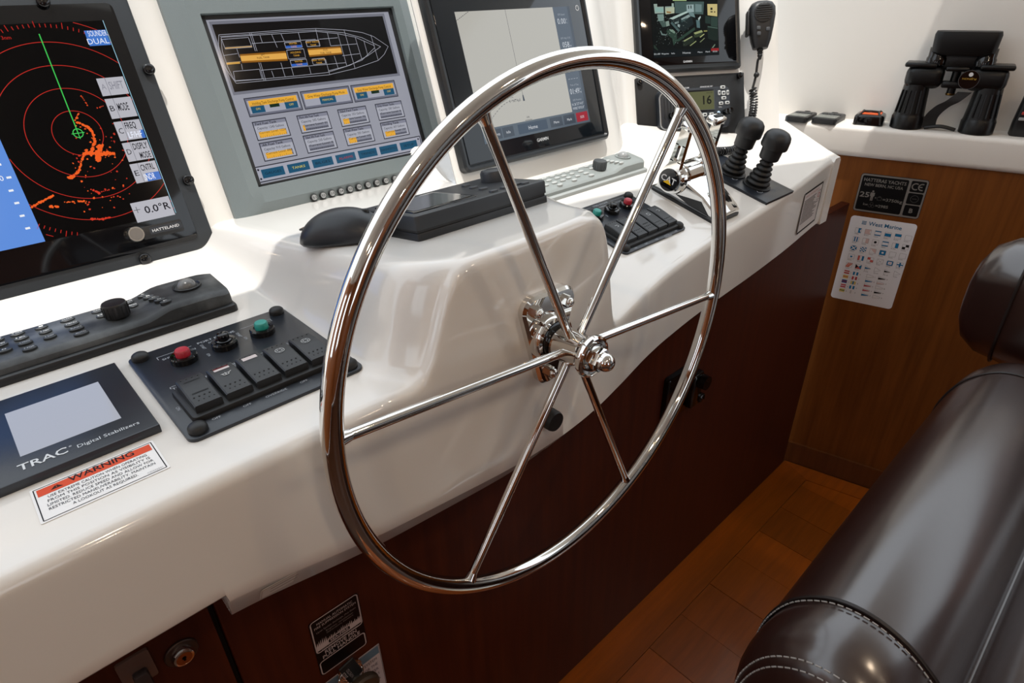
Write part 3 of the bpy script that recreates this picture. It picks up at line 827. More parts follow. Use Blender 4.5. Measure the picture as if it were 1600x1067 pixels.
c_ = P.P(zg(680, 690)); P.line((c_[0] - .006, c_[1]), (c_[0] + .010, c_[1]), .0007, (50, 52, 58), 2); P.text('50ft', c_[0] + .002, c_[1] + .003, .003, (60, 62, 68), 'c')
c_ = P.P(zg(865, 412)); P.disc(c_[0], c_[1], .003, (120, 124, 122), 2)
GT = (206, 212, 220)
sc_ = (sx + x1 - .006) / 2
for (fy, big, bh, sm) in ((.93, 'GPS Speed', .0028, 0), (.86, '0.00', .0088, 1), (.735, 'GPS Hdg COG', .0028, 0), (.665, '058', .0088, 1), (.40, '_ _ _ _', .006, 0), (.335, 'Time of Day', .003, 0), (.265, '01:49', .0092, 1), (.205, 'GPS Position', .003, 0), (.165, "N 26°27'14.5\"", .0042, 0), (.13, "W082°00'02.8\"", .0042, 0)):
    yy = y0 + H_ * fy
    wd = {'058': .017, '0.00': .020, '01:49': .024}.get(big)
    col = GT if bh > .0035 else (166, 174, 184)
    P.text(big, sc_ - (.002 if sm else 0), yy, bh, col, 'c', w=wd if wd else (.030 if bh == .0042 else None), l=4)
    if sm: P.text({'0.00': 'k', '058': '°', '01:49': 'P'}[big], sc_ + wd / 2, yy + .0055, .003, GT, l=4); P.text({'0.00': 't', '058': 'M', '01:49': 'M'}[big], sc_ + wd / 2, yy, .003, GT, l=4)
for (a, c2, s, col, hh) in ((.02, .155, 'Waypoints', (62, 72, 84), .0042), (.165, .26, 'Info', (62, 72, 84), .0042), (.30, .57, 'Home', (58, 74, 92), .006), (.60, .72, 'Menu', (62, 72, 84), .0042), (.735, .85, 'Mark', (62, 72, 84), .0042), (.865, .985, 'SOS', (166, 40, 56), .0042)):
    P.rect(x0 + W_ * a, y0 + .0035, x0 + W_ * c2, tb - .003, col, 2); P.text(s, x0 + W_ * (a + c2) / 2, (y0 + tb) / 2 - hh / 2, hh, (220, 224, 230), 'c', l=4)
P.build('screen_image', gp)
P = Print(FG, .0028); P.text('GARMIN', (x0 + x1) / 2, y0 - .014, .0052, (206, 208, 210), 'c', w=.027, bold=.01)
c_ = P.P(zg(963, 45)); P.ring(c_[0], c_[1], .004, .0012, (190, 192, 194), n=20); P.line((c_[0], c_[1]), (c_[0], c_[1] + .003), .001, (190, 192, 194)); P.build('case_print', gp)
# ================================================================== engine-room camera monitor on the wing
def zc(x, y): return (980 + x * .125, y * .125)
q1 = loc(WING, 1157, 107, .008); q0 = loc(WING, *zc(88, 300), .008)
CW = q1[0] - q0[0]; CH = .225
FK = sub(WING, WING @ V((q1[0] - CW / 2, q1[1] + CH / 2, .004)))
cm = thing('camera_monitor', 'small black touchscreen showing an engine room camera view', 'display', FK)
b = nb(); rings = [[(x, y, -.004) for x, y in rrect(CW, CH, .008)], [(x, y, .006) for x, y in rrect(CW, CH, .008)], [(x, y, .011) for x, y in rrect(CW - .010, CH - .010, .005)], [(x, y, .008) for x, y in rrect(CW - .022, CH - .026, .002)]]
stack(b, rings); obj('case', b, mat('plotter_case', (26, 29, 32), .3), cm, 25)
b = nb(); rprism(b, CW - .024, CH - .028, .002, .007, .0088, .0003); obj('glass', b, BLKG, cm)
P = Print(FK, .0092); P.em = .8
e0 = P.P(zc(325, 725)); e1 = P.P(zc(1150, 685))
x0 = (e0[0] + P.P(zc(300, 100))[0]) / 2; x1 = (e1[0] + P.P(zc(1130, 100))[0]) / 2; y0 = (e0[1] + e1[1]) / 2; y1 = y0 + (x1 - x0) * .86
P.rect(x0, y0, x1, y1, (10, 17, 18))
def zp(pts): return [P.P(zc(*p)) for p in pts]
def pg(pts, c, l=2):
    q = [(min(max(a, x0), x1), min(max(bb, y0), y1)) for a, bb in zp(pts)]
    P.poly(q, c, l)
for pts, c, l in (
    ([(330, 50), (580, 40), (590, 160), (345, 170)], (150, 170, 160), 1), ([(590, 20), (960, 20), (950, 180), (600, 165)], (70, 92, 90), 1), ([(560, -40), (740, -40), (740, 10), (570, 10)], (170, 196, 140), 2),
    ([(740, 60), (830, 55), (835, 150), (745, 155)], (150, 172, 172), 2), ([(850, 50), (930, 55), (930, 150), (850, 150)], (110, 134, 134), 2), ([(760, 70), (772, 70), (774, 110), (762, 110)], (20, 30, 30), 3), ([(790, 68), (802, 68), (804, 108), (792, 108)], (20, 30, 30), 3),
    ([(1000, 50), (1125, 50), (1125, 205), (1005, 190)], (206, 190, 130), 2), ([(1040, 95), (1065, 95), (1065, 125), (1040, 125)], (30, 34, 30), 3), ([(1040, 140), (1068, 140), (1068, 155), (1040, 155)], (60, 60, 44), 3), ([(1085, 140), (1100, 142), (1100, 158), (1085, 156)], (50, 40, 30), 3),
    ([(370, -30), (555, -30), (555, 80), (375, 85)], (8, 10, 12), 4), ([(455, 80), (472, 80), (475, 260), (458, 260)], (12, 16, 16), 4), ([(375, 180), (455, 175), (460, 260), (390, 265)], (120, 146, 140), 2),
    ([(350, 90), (450, 100), (455, 150), (350, 150)], (140, 176, 168), 2), ([(475, 100), (590, 90), (590, 165), (480, 180)], (176, 186, 160), 3), ([(490, 140), (555, 150), (540, 165), (495, 160)], (150, 110, 60), 4),
    ([(525, 230), (740, 140), (760, 155), (570, 245)], (176, 200, 192), 3), ([(530, 240), (575, 250), (760, 160), (800, 175), (830, 300), (700, 400), (560, 300)], (28, 40, 42), 2),
    ([(670, 235), (770, 180), (790, 205), (690, 265)], (140, 160, 158), 4), ([(670, 255), (740, 225), (745, 245), (680, 280)], (60, 80, 80), 5), ([(760, 150), (830, 160), (850, 220), (790, 200)], (110, 136, 136), 3), ([(590, 280), (640, 265), (645, 285), (600, 302)], (120, 140, 138), 4), ([(630, 300), (660, 310), (655, 345), (630, 330)], (150, 170, 168), 4),
    ([(860, 250), (905, 250), (910, 350), (870, 345)], (84, 112, 114), 3), ([(885, 230), (915, 200), (920, 215), (895, 260)], (180, 200, 196), 4), ([(560, 270), (660, 380), (640, 400), (540, 290)], (70, 92, 92), 3),
    ([(490, 380), (560, 370), (620, 430), (620, 520), (580, 570), (560, 480), (500, 430)], (44, 66, 56), 3), ([(600, 510), (840, 340), (850, 370), (640, 520)], (44, 66, 56), 2), ([(520, 365), (570, 370), (600, 400), (590, 420), (540, 390)], (120, 146, 130), 4),
    ([(400, 270), (470, 260), (500, 330), (440, 340)], (70, 90, 84), 3), ([(420, 380), (440, 420), (490, 430), (490, 445), (430, 440), (410, 390)], (100, 120, 116), 4), ([(480, 270), (520, 260), (530, 320), (490, 330)], (130, 150, 140), 4),
    ([(830, 410), (930, 375), (945, 400), (850, 430)], (150, 160, 110), 3), ([(830, 415), (850, 432), (940, 402), (940, 450), (850, 470), (835, 460)], (50, 62, 44), 2), ([(700, 510), (810, 450), (815, 462), (715, 520)], (150, 160, 116), 3), ([(700, 515), (835, 460), (838, 520), (720, 580), (695, 575)], (34, 44, 36), 2),
    ([(905, 462), (960, 420), (965, 430), (915, 470)], (170, 176, 120), 3), ([(780, 570), (860, 508), (865, 518), (790, 575)], (150, 160, 110), 3), ([(905, 525), (965, 470), (968, 482), (915, 530)], (120, 130, 96), 3), ([(955, 380), (1000, 378), (1000, 395), (958, 398)], (130, 130, 76), 3),
    ([(1045, 210), (1130, 210), (1130, 340), (1045, 325)], (46, 66, 60), 2), ([(1000, 330), (1130, 345), (1135, 500), (1090, 510), (1010, 480)], (26, 40, 36), 2), ([(1005, 325), (1130, 345), (1130, 360), (1005, 340)], (70, 92, 84), 3), ([(975, 195), (1040, 210), (1040, 300), (975, 290)], (36, 54, 50), 2),
    ([(330, 560), (350, 570), (390, 630), (380, 632), (335, 600)], (40, 56, 48), 2), ([(1055, 600), (1095, 550), (1100, 560), (1070, 604)], (120, 140, 120), 3)): pg(pts, c, l)
for _ in range(150):
    x, y = random.uniform(360, 760), random.uniform(180, 560)
    s = random.uniform(2, 7); v = random.randint(60, 190)
    pg([(x, y), (x + s, y - s * .6), (x + s * 1.5, y + s * .4), (x + s * .4, y + s)], (v // 10 * 9, v // 10 * 10, v // 10 * 10 - 5 if v > 60 else 55), 5)
tb = y0 + (x1 - x0) * .095
P.rect(x0, y0, x1, tb, (14, 22, 26), 6)
for (a, c2, s, hh) in ((.01, .10, '01:49', .0036), (.12, .23, 'Waypoints', .003), (.27, .32, 'Info', .003), (.44, .56, 'Home', .0042), (.67, .74, 'Menu', .003), (.79, .86, 'Mark', .003), (.90, .97, 'SOS', .003)):
    if s == 'SOS': P.rect(x0 + (x1 - x0) * .875, y0 + .008, x0 + (x1 - x0) * .995, tb - .001, (150, 36, 40), 7)
    P.text(s, x0 + (x1 - x0) * (a + c2) / 2, (y0 + tb) / 2 - hh / 2, hh, (206, 212, 214), 'c', w=(x1 - x0) * (c2 - a), l=9)
P.build('screen_image', cm)
P = Print(FK, .0091); g_ = P.P(zc(757, 780)); P.text('GARMIN', g_[0], g_[1], .0042, (200, 202, 204), 'c', w=.021, bold=.01); P.build('case_print', cm)

# ================================================================== radio mounting panel
pc = [loc(WING, *p, .004) for p in ((992.6, 123.7), (1161.7, 112), (1164.3, 204.5), (997.6, 219.3))]
px0 = (pc[0][0] + pc[3][0]) / 2; px1 = (pc[1][0] + pc[2][0]) / 2; py0 = (pc[2][1] + pc[3][1]) / 2; py1 = (pc[0][1] + pc[1][1]) / 2
FP = sub(WING, WING @ V(((px0 + px1) / 2, (py0 + py1) / 2, 0)))
PW, PHh = px1 - px0, py1 - py0
rp = thing('radio_panel', 'black speckled mounting panel with four thumb screws behind the radio', 'panel', FP)
b = nb(); rprism(b, PW, PHh, .002, -.002, .005, .0008); obj('plate', b, mat('speckled_black', (16, 17, 19), .5, var=(420, (1, 1, 1), (70, 72, 76), .66, .72)), rp)
knob_screws(rp, [loc(FP, *p, .006) for p in ((999.5, 128), (1155, 118), (1005, 212), (1158, 197))], .0062, .002, .006, .005, BLKG)
# ================================================================== fixed-mount radio
def zv(x, y): return (980 + x * .14055, 90 + y * .14055)
vc = [loc(FP, *p, .022) for p in (zv(345, 370), zv(1150, 290), zv(1165, 640), zv(370, 770))]
vx0 = (vc[0][0] + vc[3][0]) / 2; vx1 = (vc[1][0] + vc[2][0]) / 2; vy1 = (vc[0][1] + vc[1][1]) / 2; vy0 = vy1 - (vx1 - vx0) * .5
VW, VH = vx1 - vx0, vy1 - vy0
FV = sub(FP, FP @ V(((vx0 + vx1) / 2, (vy0 + vy1) / 2, .005)))
vr = thing('marine_radio', 'black marine radio with a lit green screen showing channel 16', 'radio', FV)
b = nb(); rprism(b, VW, VH, .014, 0, .017, .006); obj('body', b, mat('radio_body', (34, 38, 44), .4), vr)
b = nb(); rr0 = [(x, y, .0165) for x, y in rrect(VW * .30, VH * .86, .012, 5, -VW * .34, -.002)]
tube(b, rr0, .0016, 6, closed=True); obj('grille_rim', b, mat('radio_silver', (150, 154, 158), .3, .8), vr)
for k in range(5):
    b = nb(); rbox(b, (-VW * .43 + k * VW * .043, .004, .0168), (.0026, VH * .5, .003), .0008, 1); obj('grille_slat', b, BLKM, vr)
dx0, dx1, dy0, dy1 = loc(FV, *zv(560, 400), .018)[0], loc(FV, *zv(962, 400), .018)[0], loc(FV, *zv(900, 575), .018)[1], loc(FV, *zv(900, 372), .018)[1]
b = nb(); rprism(b, dx1 - dx0 + .007, dy1 - dy0 + .007, .003, .014, .0182, .0008, cx=(dx0 + dx1) / 2, cy=(dy0 + dy1) / 2); obj('screen_frame', b, BLKG, vr)
P = Print(FV, .0184); P.em = .55; P.rect(dx0, dy0, dx1, dy1, (118, 120, 84)); P.em = 0
P.text('16', dx1 - .006, dy0 + (dy1 - dy0) * .30, (dy1 - dy0) * .46, (22, 24, 18), 'r', w=(dx1 - dx0) * .24, bold=.02)
P.text('INT 25W', dx0 + .003, dy1 - .006, .003, (40, 42, 30)); P.text('CALLING', dx1 - .018, dy1 - .0045, .0026, (40, 42, 30)); P.text('TAG MEM CH', dx0 + .004, dy0 + .003, .003, (40, 42, 30)); P.rect(dx0 + .003, dy0 + .011, dx0 + .014, dy0 + .016, (60, 62, 44), 1)
P.build('screen_image', vr)
P = Print(FV, .0172); c_ = P.P(zv(880, 330)); P.text('ADVANCED DSC  IPX7', c_[0], c_[1], .0028, (200, 202, 206), 'c', w=.030, bold=.02); c_ = P.P(zv(660, 345)); P.text('ICOM', c_[0], c_[1], .0032, (200, 202, 206), 'c', bold=.02); c_ = P.P(zv(1037, 555)); P.text('DSC', c_[0], c_[1], .003, (200, 202, 206), 'c'); P.build('body_print', vr)
KEY = mat('lit_key', (196, 198, 196), .4)
for (x, y, w_, h_) in ((1062, 328, .011, .0065), (1023, 390, .0055, .010), (1070, 392, .0085, .0085), (1117, 387, .0055, .010), (1073, 447, .011, .0065), (1043, 507, .010, .0065), (1112, 500, .010, .0065), (862, 633, .010, .007), (938, 630, .010, .007)):
    c_ = loc(FV, *zv(x, y), .018); b = nb(); rprism(b, w_, h_, .0018, .0165, .0192, .0006, cx=c_[0], cy=c_[1]); kk = obj('key', b, KEY, vr)
    P = Print(FV, .0193); P.rect(c_[0] - w_ * .28, c_[1] - h_ * .22, c_[0] + w_ * .28, c_[1] + h_ * .22, (60, 62, 66)); P.build('key_mark', kk)
for (x, y, r_) in ((1135, 590, .0065), (1095, 598, .006), (495, 645, .007)):
    c_ = loc(FV, *zv(x, y), .02); b = nb(); lathe(b, [(r_, .016), (r_, .026), (r_ - .0012, .028), (r_ * .4, .0276)], (c_[0], c_[1], 0), n=20); obj('dial', b, BLKG, vr)
c_ = loc(FV, *zv(1020, 612), .018); b = nb(); dome(b, (*c_, .016), (0, 0, 1), .004, .002, .001); obj('call_button', b, mat('pale_blue_key', (170, 194, 214), .3), vr, 50, 'pale blue call button')

# ================================================================== hand microphone with coiled cord
mcen = at(WING, 1189, 40, .04)
FMi = sub(WING, mcen)
FMi = FMi @ Matrix.Rotation(rad(-4), 4, 'Z') @ Matrix.Rotation(rad(-20), 4, 'Y')
mk = thing('hand_microphone', 'black fist microphone with coiled cord hanging beside the camera monitor', 'microphone', FMi)
mh = .094
sec = [(-.047, .010, .008), (-.046, .015, .012), (-.03, .020, .016), (-.005, .0245, .018), (.018, .0275, .019), (.034, .0265, .018), (.043, .021, .014), (.047, .012, .008)]
b = nb(); rings = []
for y, wx, dz in sec:
    rings.append([(x, y, z) for x, z in rrect(2 * wx, 2 * dz, min(wx, dz) * .75, 4)])
stack(b, rings); obj('body', b, mat('mic_body', (20, 21, 23), .42), mk, 50)
b = nb(); lathe(b, [(.0195, .016), (.0195, .0195), (.0178, .0200)], (0, .021, 0), n=32); gr_ = obj('speaker_ring', b, BLK, mk)
for k in range(7):
    y = .009 + k * .0042; w_ = 2 * math.sqrt(max(.0168 ** 2 - (y - .0215) ** 2, 1e-6))
    b = nb(); rbox(b, (0, y, .0205), (w_, .0018, .0018), .0005, 1); obj('grille_bar', b, BLKM, gr_)
for (x, y) in ((-.009, -.009), (-.008, -.020), (.010, -.012)):
    b = nb(); rprism(b, .008, .0072, .0018, .014, .0188, .0006, cx=x, cy=y); obj('key', b, mat('mic_key', (58, 62, 66), .45), mk)
P = Print(FMi, .0204); P.text('ICOM', 0, .0365, .0028, (120, 122, 126), 'c', w=.010); P.build('mic_print', mk)
b = nb(); rbox(b, (-.027, .005, -.002), (.007, .05, .018), .003, 2); obj('talk_switch', b, RUB, mk)
b = nb(); lathe(b, [(.006, 0), (.0065, .004), (.0045, .006), (.0058, .009), (.0042, .011), (.0052, .014), (.0036, .018), (.003, .022)], (0, -.046, 0), (0, -1, 0), 14); obj('strain_relief', b, RUB, mk)
# cord: straight lead, then a helix hanging down and curling to the deck
inv = FMi.inverted()
def wp(px_, py_, off): return at(WING, px_, py_, off)
lead = [FMi @ V((0, -.066, 0)), wp(1184, 95, .035), wp(1181, 118, .030), wp(1176, 138, .028)]
core = [wp(1176, 138, .028), wp(1178, 158, .028), wp(1176, 178, .032), wp(1170, 200, .04), wp(1160, 214, .06)]
dk = [at(DR, 1150, 232, .012), at(DR, 1132, 236, .012), at(DR, 1112, 236, .012)]
core += dk
def spline(pts, n):
    out = []; N = len(pts)
    for i_ in range(N - 1):
        p0, p1, p2, p3 = pts[max(i_ - 1, 0)], pts[i_], pts[i_ + 1], pts[min(i_ + 2, N - 1)]
        for k in range(n):
            t = k / n
            out.append(.5 * ((2 * p1) + (p2 - p0) * t + (2 * p0 - 5 * p1 + 4 * p2 - p3) * t * t + (3 * p1 - p0 - 3 * p2 + p3) * t ** 3))
    out.append(pts[-1]); return out
b = nb(); tube(b, [inv @ p for p in spline(lead, 6)], .0026, 8); obj('lead', b, RUB, mk)
b = nb(); ball(b, inv @ wp(1182, 117, .033), .006, 10, 8); obj('cord_clip', b, RUB, mk)
cs = spline(core, 60); L_ = [0.]
for a, c_ in zip(cs, cs[1:]): L_.append(L_[-1] + (c_ - a).length)
pts = []; pitch = .0058; tot = L_[-1]; N = int(tot / pitch * 12); j = 0; pu = None
for k in range(N + 1):
    d = tot * k / N
    while j < len(L_) - 2 and L_[j + 1] < d: j += 1
    t = (d - L_[j]) / max(L_[j + 1] - L_[j], 1e-9); p = cs[j].lerp(cs[j + 1], t); tg = (cs[j + 1] - cs[j]).normalized()
    u = (V((1, 0, 0)) if pu is None else pu); u = (u - tg * u.dot(tg)).normalized(); pu = u; v = tg.cross(u)
    a = 2 * math.pi * d / pitch
    pts.append(inv @ (p + (u * math.cos(a) + v * math.sin(a)) * .0068))
b = nb(); tube(b, pts, .0021, 6); obj('coiled_cord', b, mat('cord_rubber', (26, 26, 28), .3), mk)
b = nb(); rbox(b, (0, .012, -.030), (.02, .02, .022), .003, 2); obj('hanger', b, BLK, mk)

# ================================================================== switch panels
def rocker(bm_list, parent, x, y, w, l, up, kind, z0, stbd=False):
    """one rocker switch; the +y end or the -y end stands proud"""
    b = nb(); n = 10; prof = []
    for k in range(n + 1):
        t = -1 + 2 * k / n
        zz = .0085 + (.0030 * t if up else -.0030 * t) - .0028 * t * t * (1 if (t > 0) == up else -.3) + .0012
        prof.append((t * l / 2, z0 + zz))
    rings = [[(x - w / 2, y + l / 2, z0), (x + w / 2, y + l / 2, z0), (x + w / 2, y - l / 2, z0), (x - w / 2, y - l / 2, z0)]]
    vs = []; 
    for sx_ in (-1, 1):
        for (yy, zz) in prof: vs.append((x + sx_ * w / 2, y + yy, zz - (.0008)))
        for (yy, zz) in prof: vs.append((x + sx_ * (w / 2 - .0012), y + yy, zz))
    base = [(x - w / 2, y - l / 2, z0), (x - w / 2, y + l / 2, z0), (x + w / 2, y - l / 2, z0), (x + w / 2, y + l / 2, z0)]
    k4 = len(vs); vs += base; N = n + 1; fs = []
    A0, A1, B0, B1 = 0, N, 2 * N, 3 * N
    for k in range(n):
        fs += [(A0 + k, A1 + k, A1 + k + 1, A0 + k + 1), (A1 + k, B1 + k, B1 + k + 1, A1 + k + 1), (B1 + k, B0 + k, B0 + k + 1, B1 + k + 1)]
    fs += [tuple([k4] + [A0 + k for k in range(N)] + [k4 + 1]), tuple([k4 + 2] + [B0 + k for k in range(N)] + [k4 + 3]),
           (k4, k4 + 2, B0, B1, A1, A0), (k4 + 1, k4 + 3, B0 + n, B1 + n, A1 + n, A0 + n)]
    add_verts_faces(b, vs, fs)
    ro = obj('rocker', b, mat('rocker_plastic', (36, 38, 41), .42), parent, 25)
    def top(yy):
        t = yy / (l / 2); return prof[max(0, min(n, int(round((t + 1) / 2 * n))))][1]
    b = nb()
    for r_ in range(2):
        for c_ in range(4):
            yy = -l * (.24 + .12 * r_); xx = x - w * .32 + c_ * w * .19 + r_ * w * .08
            ball(b, (xx, y + yy, top(yy)), .0008, 6, 4)
    for c_ in range(4): ball(b, (x - w * .32 + c_ * w * .21, y + l * .44, top(l * .44)), .0007, 6, 4)
    obj('grip_dots', b, mat('rocker_plastic', (36, 38, 41), .42), ro)
    P = Print(None, 0)
    def flatz(yy): P.z = top(yy) + .0004
    if kind == 'lens' or kind == 'lensbilge':
        flatz(l * .36); P.rect(x - w * .30, y + l * .29, x + w * .30, y + l * .36, (206, 196, 196)); P.rect(x - w * .30, y + l * .36, x + w * .30, y + l * .41, (92, 28, 34) if kind == 'lensbilge' else (206, 196, 196))
    if kind == 'bar':
        flatz(l * .3); P.line((x - w * .3, y + l * .30), (x + w * .3, y + l * .30), .0007, (10, 10, 11)); flatz(-l * .1); P.line((x - w * .3, y - l * .12), (x + w * .3, y - l * .12), .0008, (10, 10, 11))
    if kind == 'lensbilge':
        flatz(l * .12); P.path([(x - .003, y + .006), (x - .002, y + .003), (x + .002, y + .003), (x + .003, y + .006), (x + .0055, y + .0075)], .0007, (206, 208, 208)); P.line((x - .004, y + .006), (x + .004, y + .006), .0006, (206, 208, 208)); P.path([(x, y + .0035), (x, y + .0075)], .0006, (206, 208, 208))
    if kind == 'lamp':
        flatz(l * .2); P.ring(x, y + l * .2, .0022, .0005, (190, 194, 196), n=18); P.ring(x, y + l * .2, .0042, .0005, (190, 194, 196), n=22)
        for k in range(6): a = k * math.pi / 3; P.line((x + .0022 * math.cos(a), y + l * .2 + .0022 * math.sin(a)), (x + .0042 * math.cos(a), y + l * .2 + .0042 * math.sin(a)), .0005, (190, 194, 196))
    if kind == 'hook':
        flatz(l * .2); P.path([(x - .003, y + l * .24), (x + .002, y + l * .24), (x + .003, y + l * .17), (x - .001, y + l * .15)], .0008, (190, 194, 196))
    if kind == 'square':
        flatz(l * .2); P.box(x - .0028, y + l * .14, x + .0028, y + l * .25, .0008, (190, 194, 196))
    if P.m: P.build('rocker_mark', ro)
    else: P.bm.free()
def switch_panel(F, w, h, label, port):
    t = thing('switch_panel', label, 'switch panel', F)
    b = nb(); rprism(b, w, h, .008, 0, .0032, .0006); obj('plate', b, NAVY, t)
    knob_screws(t, [(sx_ * (w / 2 - .0105), sy_ * (h / 2 - .0105)) for sx_ in (-1, 1) for sy_ in (-1, 1)], .0078, .0045, .0035, .003, RUB, 'corner_knob')
    T = (176, 182, 190); P = Print(F, .0034)
    by = h * .255
    order = [(-w * .245, 'red'), (0, 'dark'), (w * .245, 'green')] if port else [(w * .245, 'red'), (0, 'dark'), (-w * .245, 'green')]
    for x, c_ in order:
        b = nb(); lathe(b, [(.0125, .003), (.0125, .0085), (.0115, .0098), (.0085, .0100), (.0082, .0088)], (x, by, 0), n=28); pb = obj('push_button', b, BLKG, t)
        b = nb()
        if c_ == 'dark':
            dome(b, (x, by, .008), (0, 0, 1), .0078, .001, .003, 20); dome(b, (x, by, .011), (0, 0, 1), .0058, .0015, .006, 18)
            obj('cap', b, BLKG, pb, 50)
        else:
            lathe(b, [(.0068, .008), (.0068, .0145), (.0058, .0158), (.001, .0154)], (x, by, 0), n=24)
            obj('cap', b, mat(c_ + '_cap', (176, 40, 56) if c_ == 'red' else (36, 150, 140), .3, spec=.6), pb, 40, ('red' if c_ == 'red' else 'green') + ' push-button cap')
    sd = -1 if port else 1
    P.text('SHUT DOWN', sd * w * .245, by + .0145, .0036, T, 'c'); P.text('IGNITION', 0, by + .0165, .0032, T, 'c'); P.text('START', -sd * w * .245, by + .0145, .0036, T, 'c')
    P.text('PORT ENGINE' if port else 'STBD ENGINE', 0, by + .0225, .0042, T, 'c')
    P.path([(-w * .36, by + .0185), (-w * .36, by + .0245), (-w * .155, by + .0245)], .0005, T); P.path([(w * .36, by + .0185), (w * .36, by + .0245), (w * .155, by + .0245)], .0005, T)
    P.text('START', -.0185, by + .008, .0028, T, 'r', rot=-math.pi / 2); P.text('ON', -.0200, by - .009, .0028, T, 'r', rot=-math.pi / 2); P.text('START', .0175, by + .0185, .0028, T, 'l', rot=-math.pi / 2); P.text('ON', .020, by + .004, .0028, T, 'l', rot=-math.pi / 2)
    rw = .0225; pit = .0262; rl = .047; ry = -h * .215
    b = nb(); rprism(b, pit * 5 + .006, rl + .012, .005, .003, .0085, .0022, cy=ry); obj('rocker_bezel', b, RUB, t)
    kinds = ['bar', 'lensbilge', 'lens', 'lamp', 'lamp'] if port else ['hook', 'hook', 'bar', 'square', 'hook']
    for k in range(5):
        rocker(None, t, -pit * 2 + k * pit, ry, rw, rl, True, kinds[k], .0075)
    ty = ry + rl / 2 + .009
    if port:
        for (cxx, a, b1, c1) in ((-pit * 2, 'FUEL', 'TRANSFER', 'PUMP'), (-pit, 'BILGE', 'MASTER', 'PUMP SWITCH'), (0, 'BLOWER', 'ENGINE', 'ROOM'), (pit * 1.5, 'LIGHTS', '', '')):
            P.text(a, cxx, ty + .0085, .0036, T, 'c'); P.text(b1, cxx, ty + .0043, .0030, T, 'c', w=.0031 * len(b1) if b1 else None) if b1 else None; P.text(c1, cxx, ty, .0030, T, 'c', w=.0024 * len(c1)) if c1 else None
        P.text('COMPASS', pit, ty + .0035, .0028, T, 'c'); P.text('LIGHT', pit, ty, .0028, T, 'c'); P.text('NAVIGATION', pit * 2, ty + .0035, .0028, T, 'c', w=.021); P.text('RUNNING', pit * 2, ty, .0028, T, 'c')
        for (a, c_) in ((-2.5, -2.2), (-1.75, -1.45), (-.6, -.4), (.42, 1.05), (1.95, 2.45)): P.line((pit * a, ty + .0105), (pit * c_, ty + .0105), .0005, T)
        for a in (-2.5, -1.5, -.5, .42, 2.45): P.line((pit * a, ty + .0105), (pit * a, ty + .007), .0005, T)
        P.text('ON', -pit * 2.5 - .007, ry, .0030, T, 'r', rot=-math.pi / 2)
    lo = ry - rl / 2 - .0115
    for k, s in enumerate(('OFF', 'OFF', 'OVERRIDE', 'OFF', 'ON') if port else ('OFF', 'OFF', 'OFF', 'AUTO', 'OFF')): P.text(s, -pit * 2 + k * pit, lo, .0030, T, 'c')
    P.text('ANCHOR' if port else 'OVERRIDE', pit * 2 if port else pit, lo - .004, .0028, T, 'c')
    P.build('panel_print', t)
    return t
c4 = [loc(DL, *p, .003) for p in ((202, 558), (437, 482.7), (571, 570.5), (295, 694))]
w_ = ((c4[1][0] - c4[0][0]) + (c4[2][0] - c4[3][0])) / 2; h_ = ((c4[0][1] - c4[3][1]) + (c4[1][1] - c4[2][1])) / 2
w_ = w_ + .002; 
FS = sub(DL, DL @ V((sum(p[0] for p in c4) / 4, sum(p[1] for p in c4) / 4, .0)))
switch_panel(FS, w_, h_, 'dark blue switch panel with red and green buttons beside the stabilizer screen', True)
c2 = [loc(DR, *p, .003) for p in ((1071, 357), (983, 300))]
h2 = abs(c2[1][1] - c2[0][1]); x1_ = (c2[0][0] + c2[1][0]) / 2
FS2 = sub(DR, DR @ V((x1_ - w_ / 2, (c2[0][1] + c2[1][1]) / 2, 0)))
switch_panel(FS2, w_, h2, 'dark switch panel partly hidden by the pod, next to the chrome throttle', False)
# ================================================================== stabilizer control screen
a = loc(DL, 181.5, 566, .0075); c_ = loc(DL, 250, 667, .0075); d_ = loc(DL, 0, 758, .0075)
tx1 = (a[0] + c_[0]) / 2; ty1 = (a[1] + loc(DL, 0, 624, .0075)[1]) / 2; ty0 = (c_[1] + d_[1]) / 2
TW_, TH_ = .168, ty1 - ty0
FT = sub(DL, DL @ V((tx1 - TW_ / 2, (ty0 + ty1) / 2, 0)))
tr = thing('stabilizer_screen', 'flat dark framed stabilizer control screen with a blank pale display', 'display', FT)
b = nb(); rprism(b, TW_, TH_, .0012, 0, .0075, .001); obj('case', b, NAVY, tr)
P = Print(FT, .0077)
s = [P.P(p) for p in ((154.5, 597), (190, 655), (36, 709.5), (2, 647))]
x1 = (s[0][0] + s[1][0]) / 2; y1 = (s[0][1] + s[3][1]) / 2; y0 = (s[1][1] + s[2][1]) / 2; x0 = (s[2][0] + s[3][0]) / 2
P.em = .62; P.rect(x0, y0, x1, y1, (206, 210, 222)); P.em = 0
lx, ly = P.P((29, 737)); P.text('TRAC', lx, ly, .0088, (214, 218, 222), bold=.012, w=.032); P.text('®', lx + .0335, ly + .006, .002, (214, 218, 222)); P.text('Digital Stabilizers', lx + .0385, ly + .0004, .0046, (206, 212, 218), w=.044)
P.build('screen_image', tr)

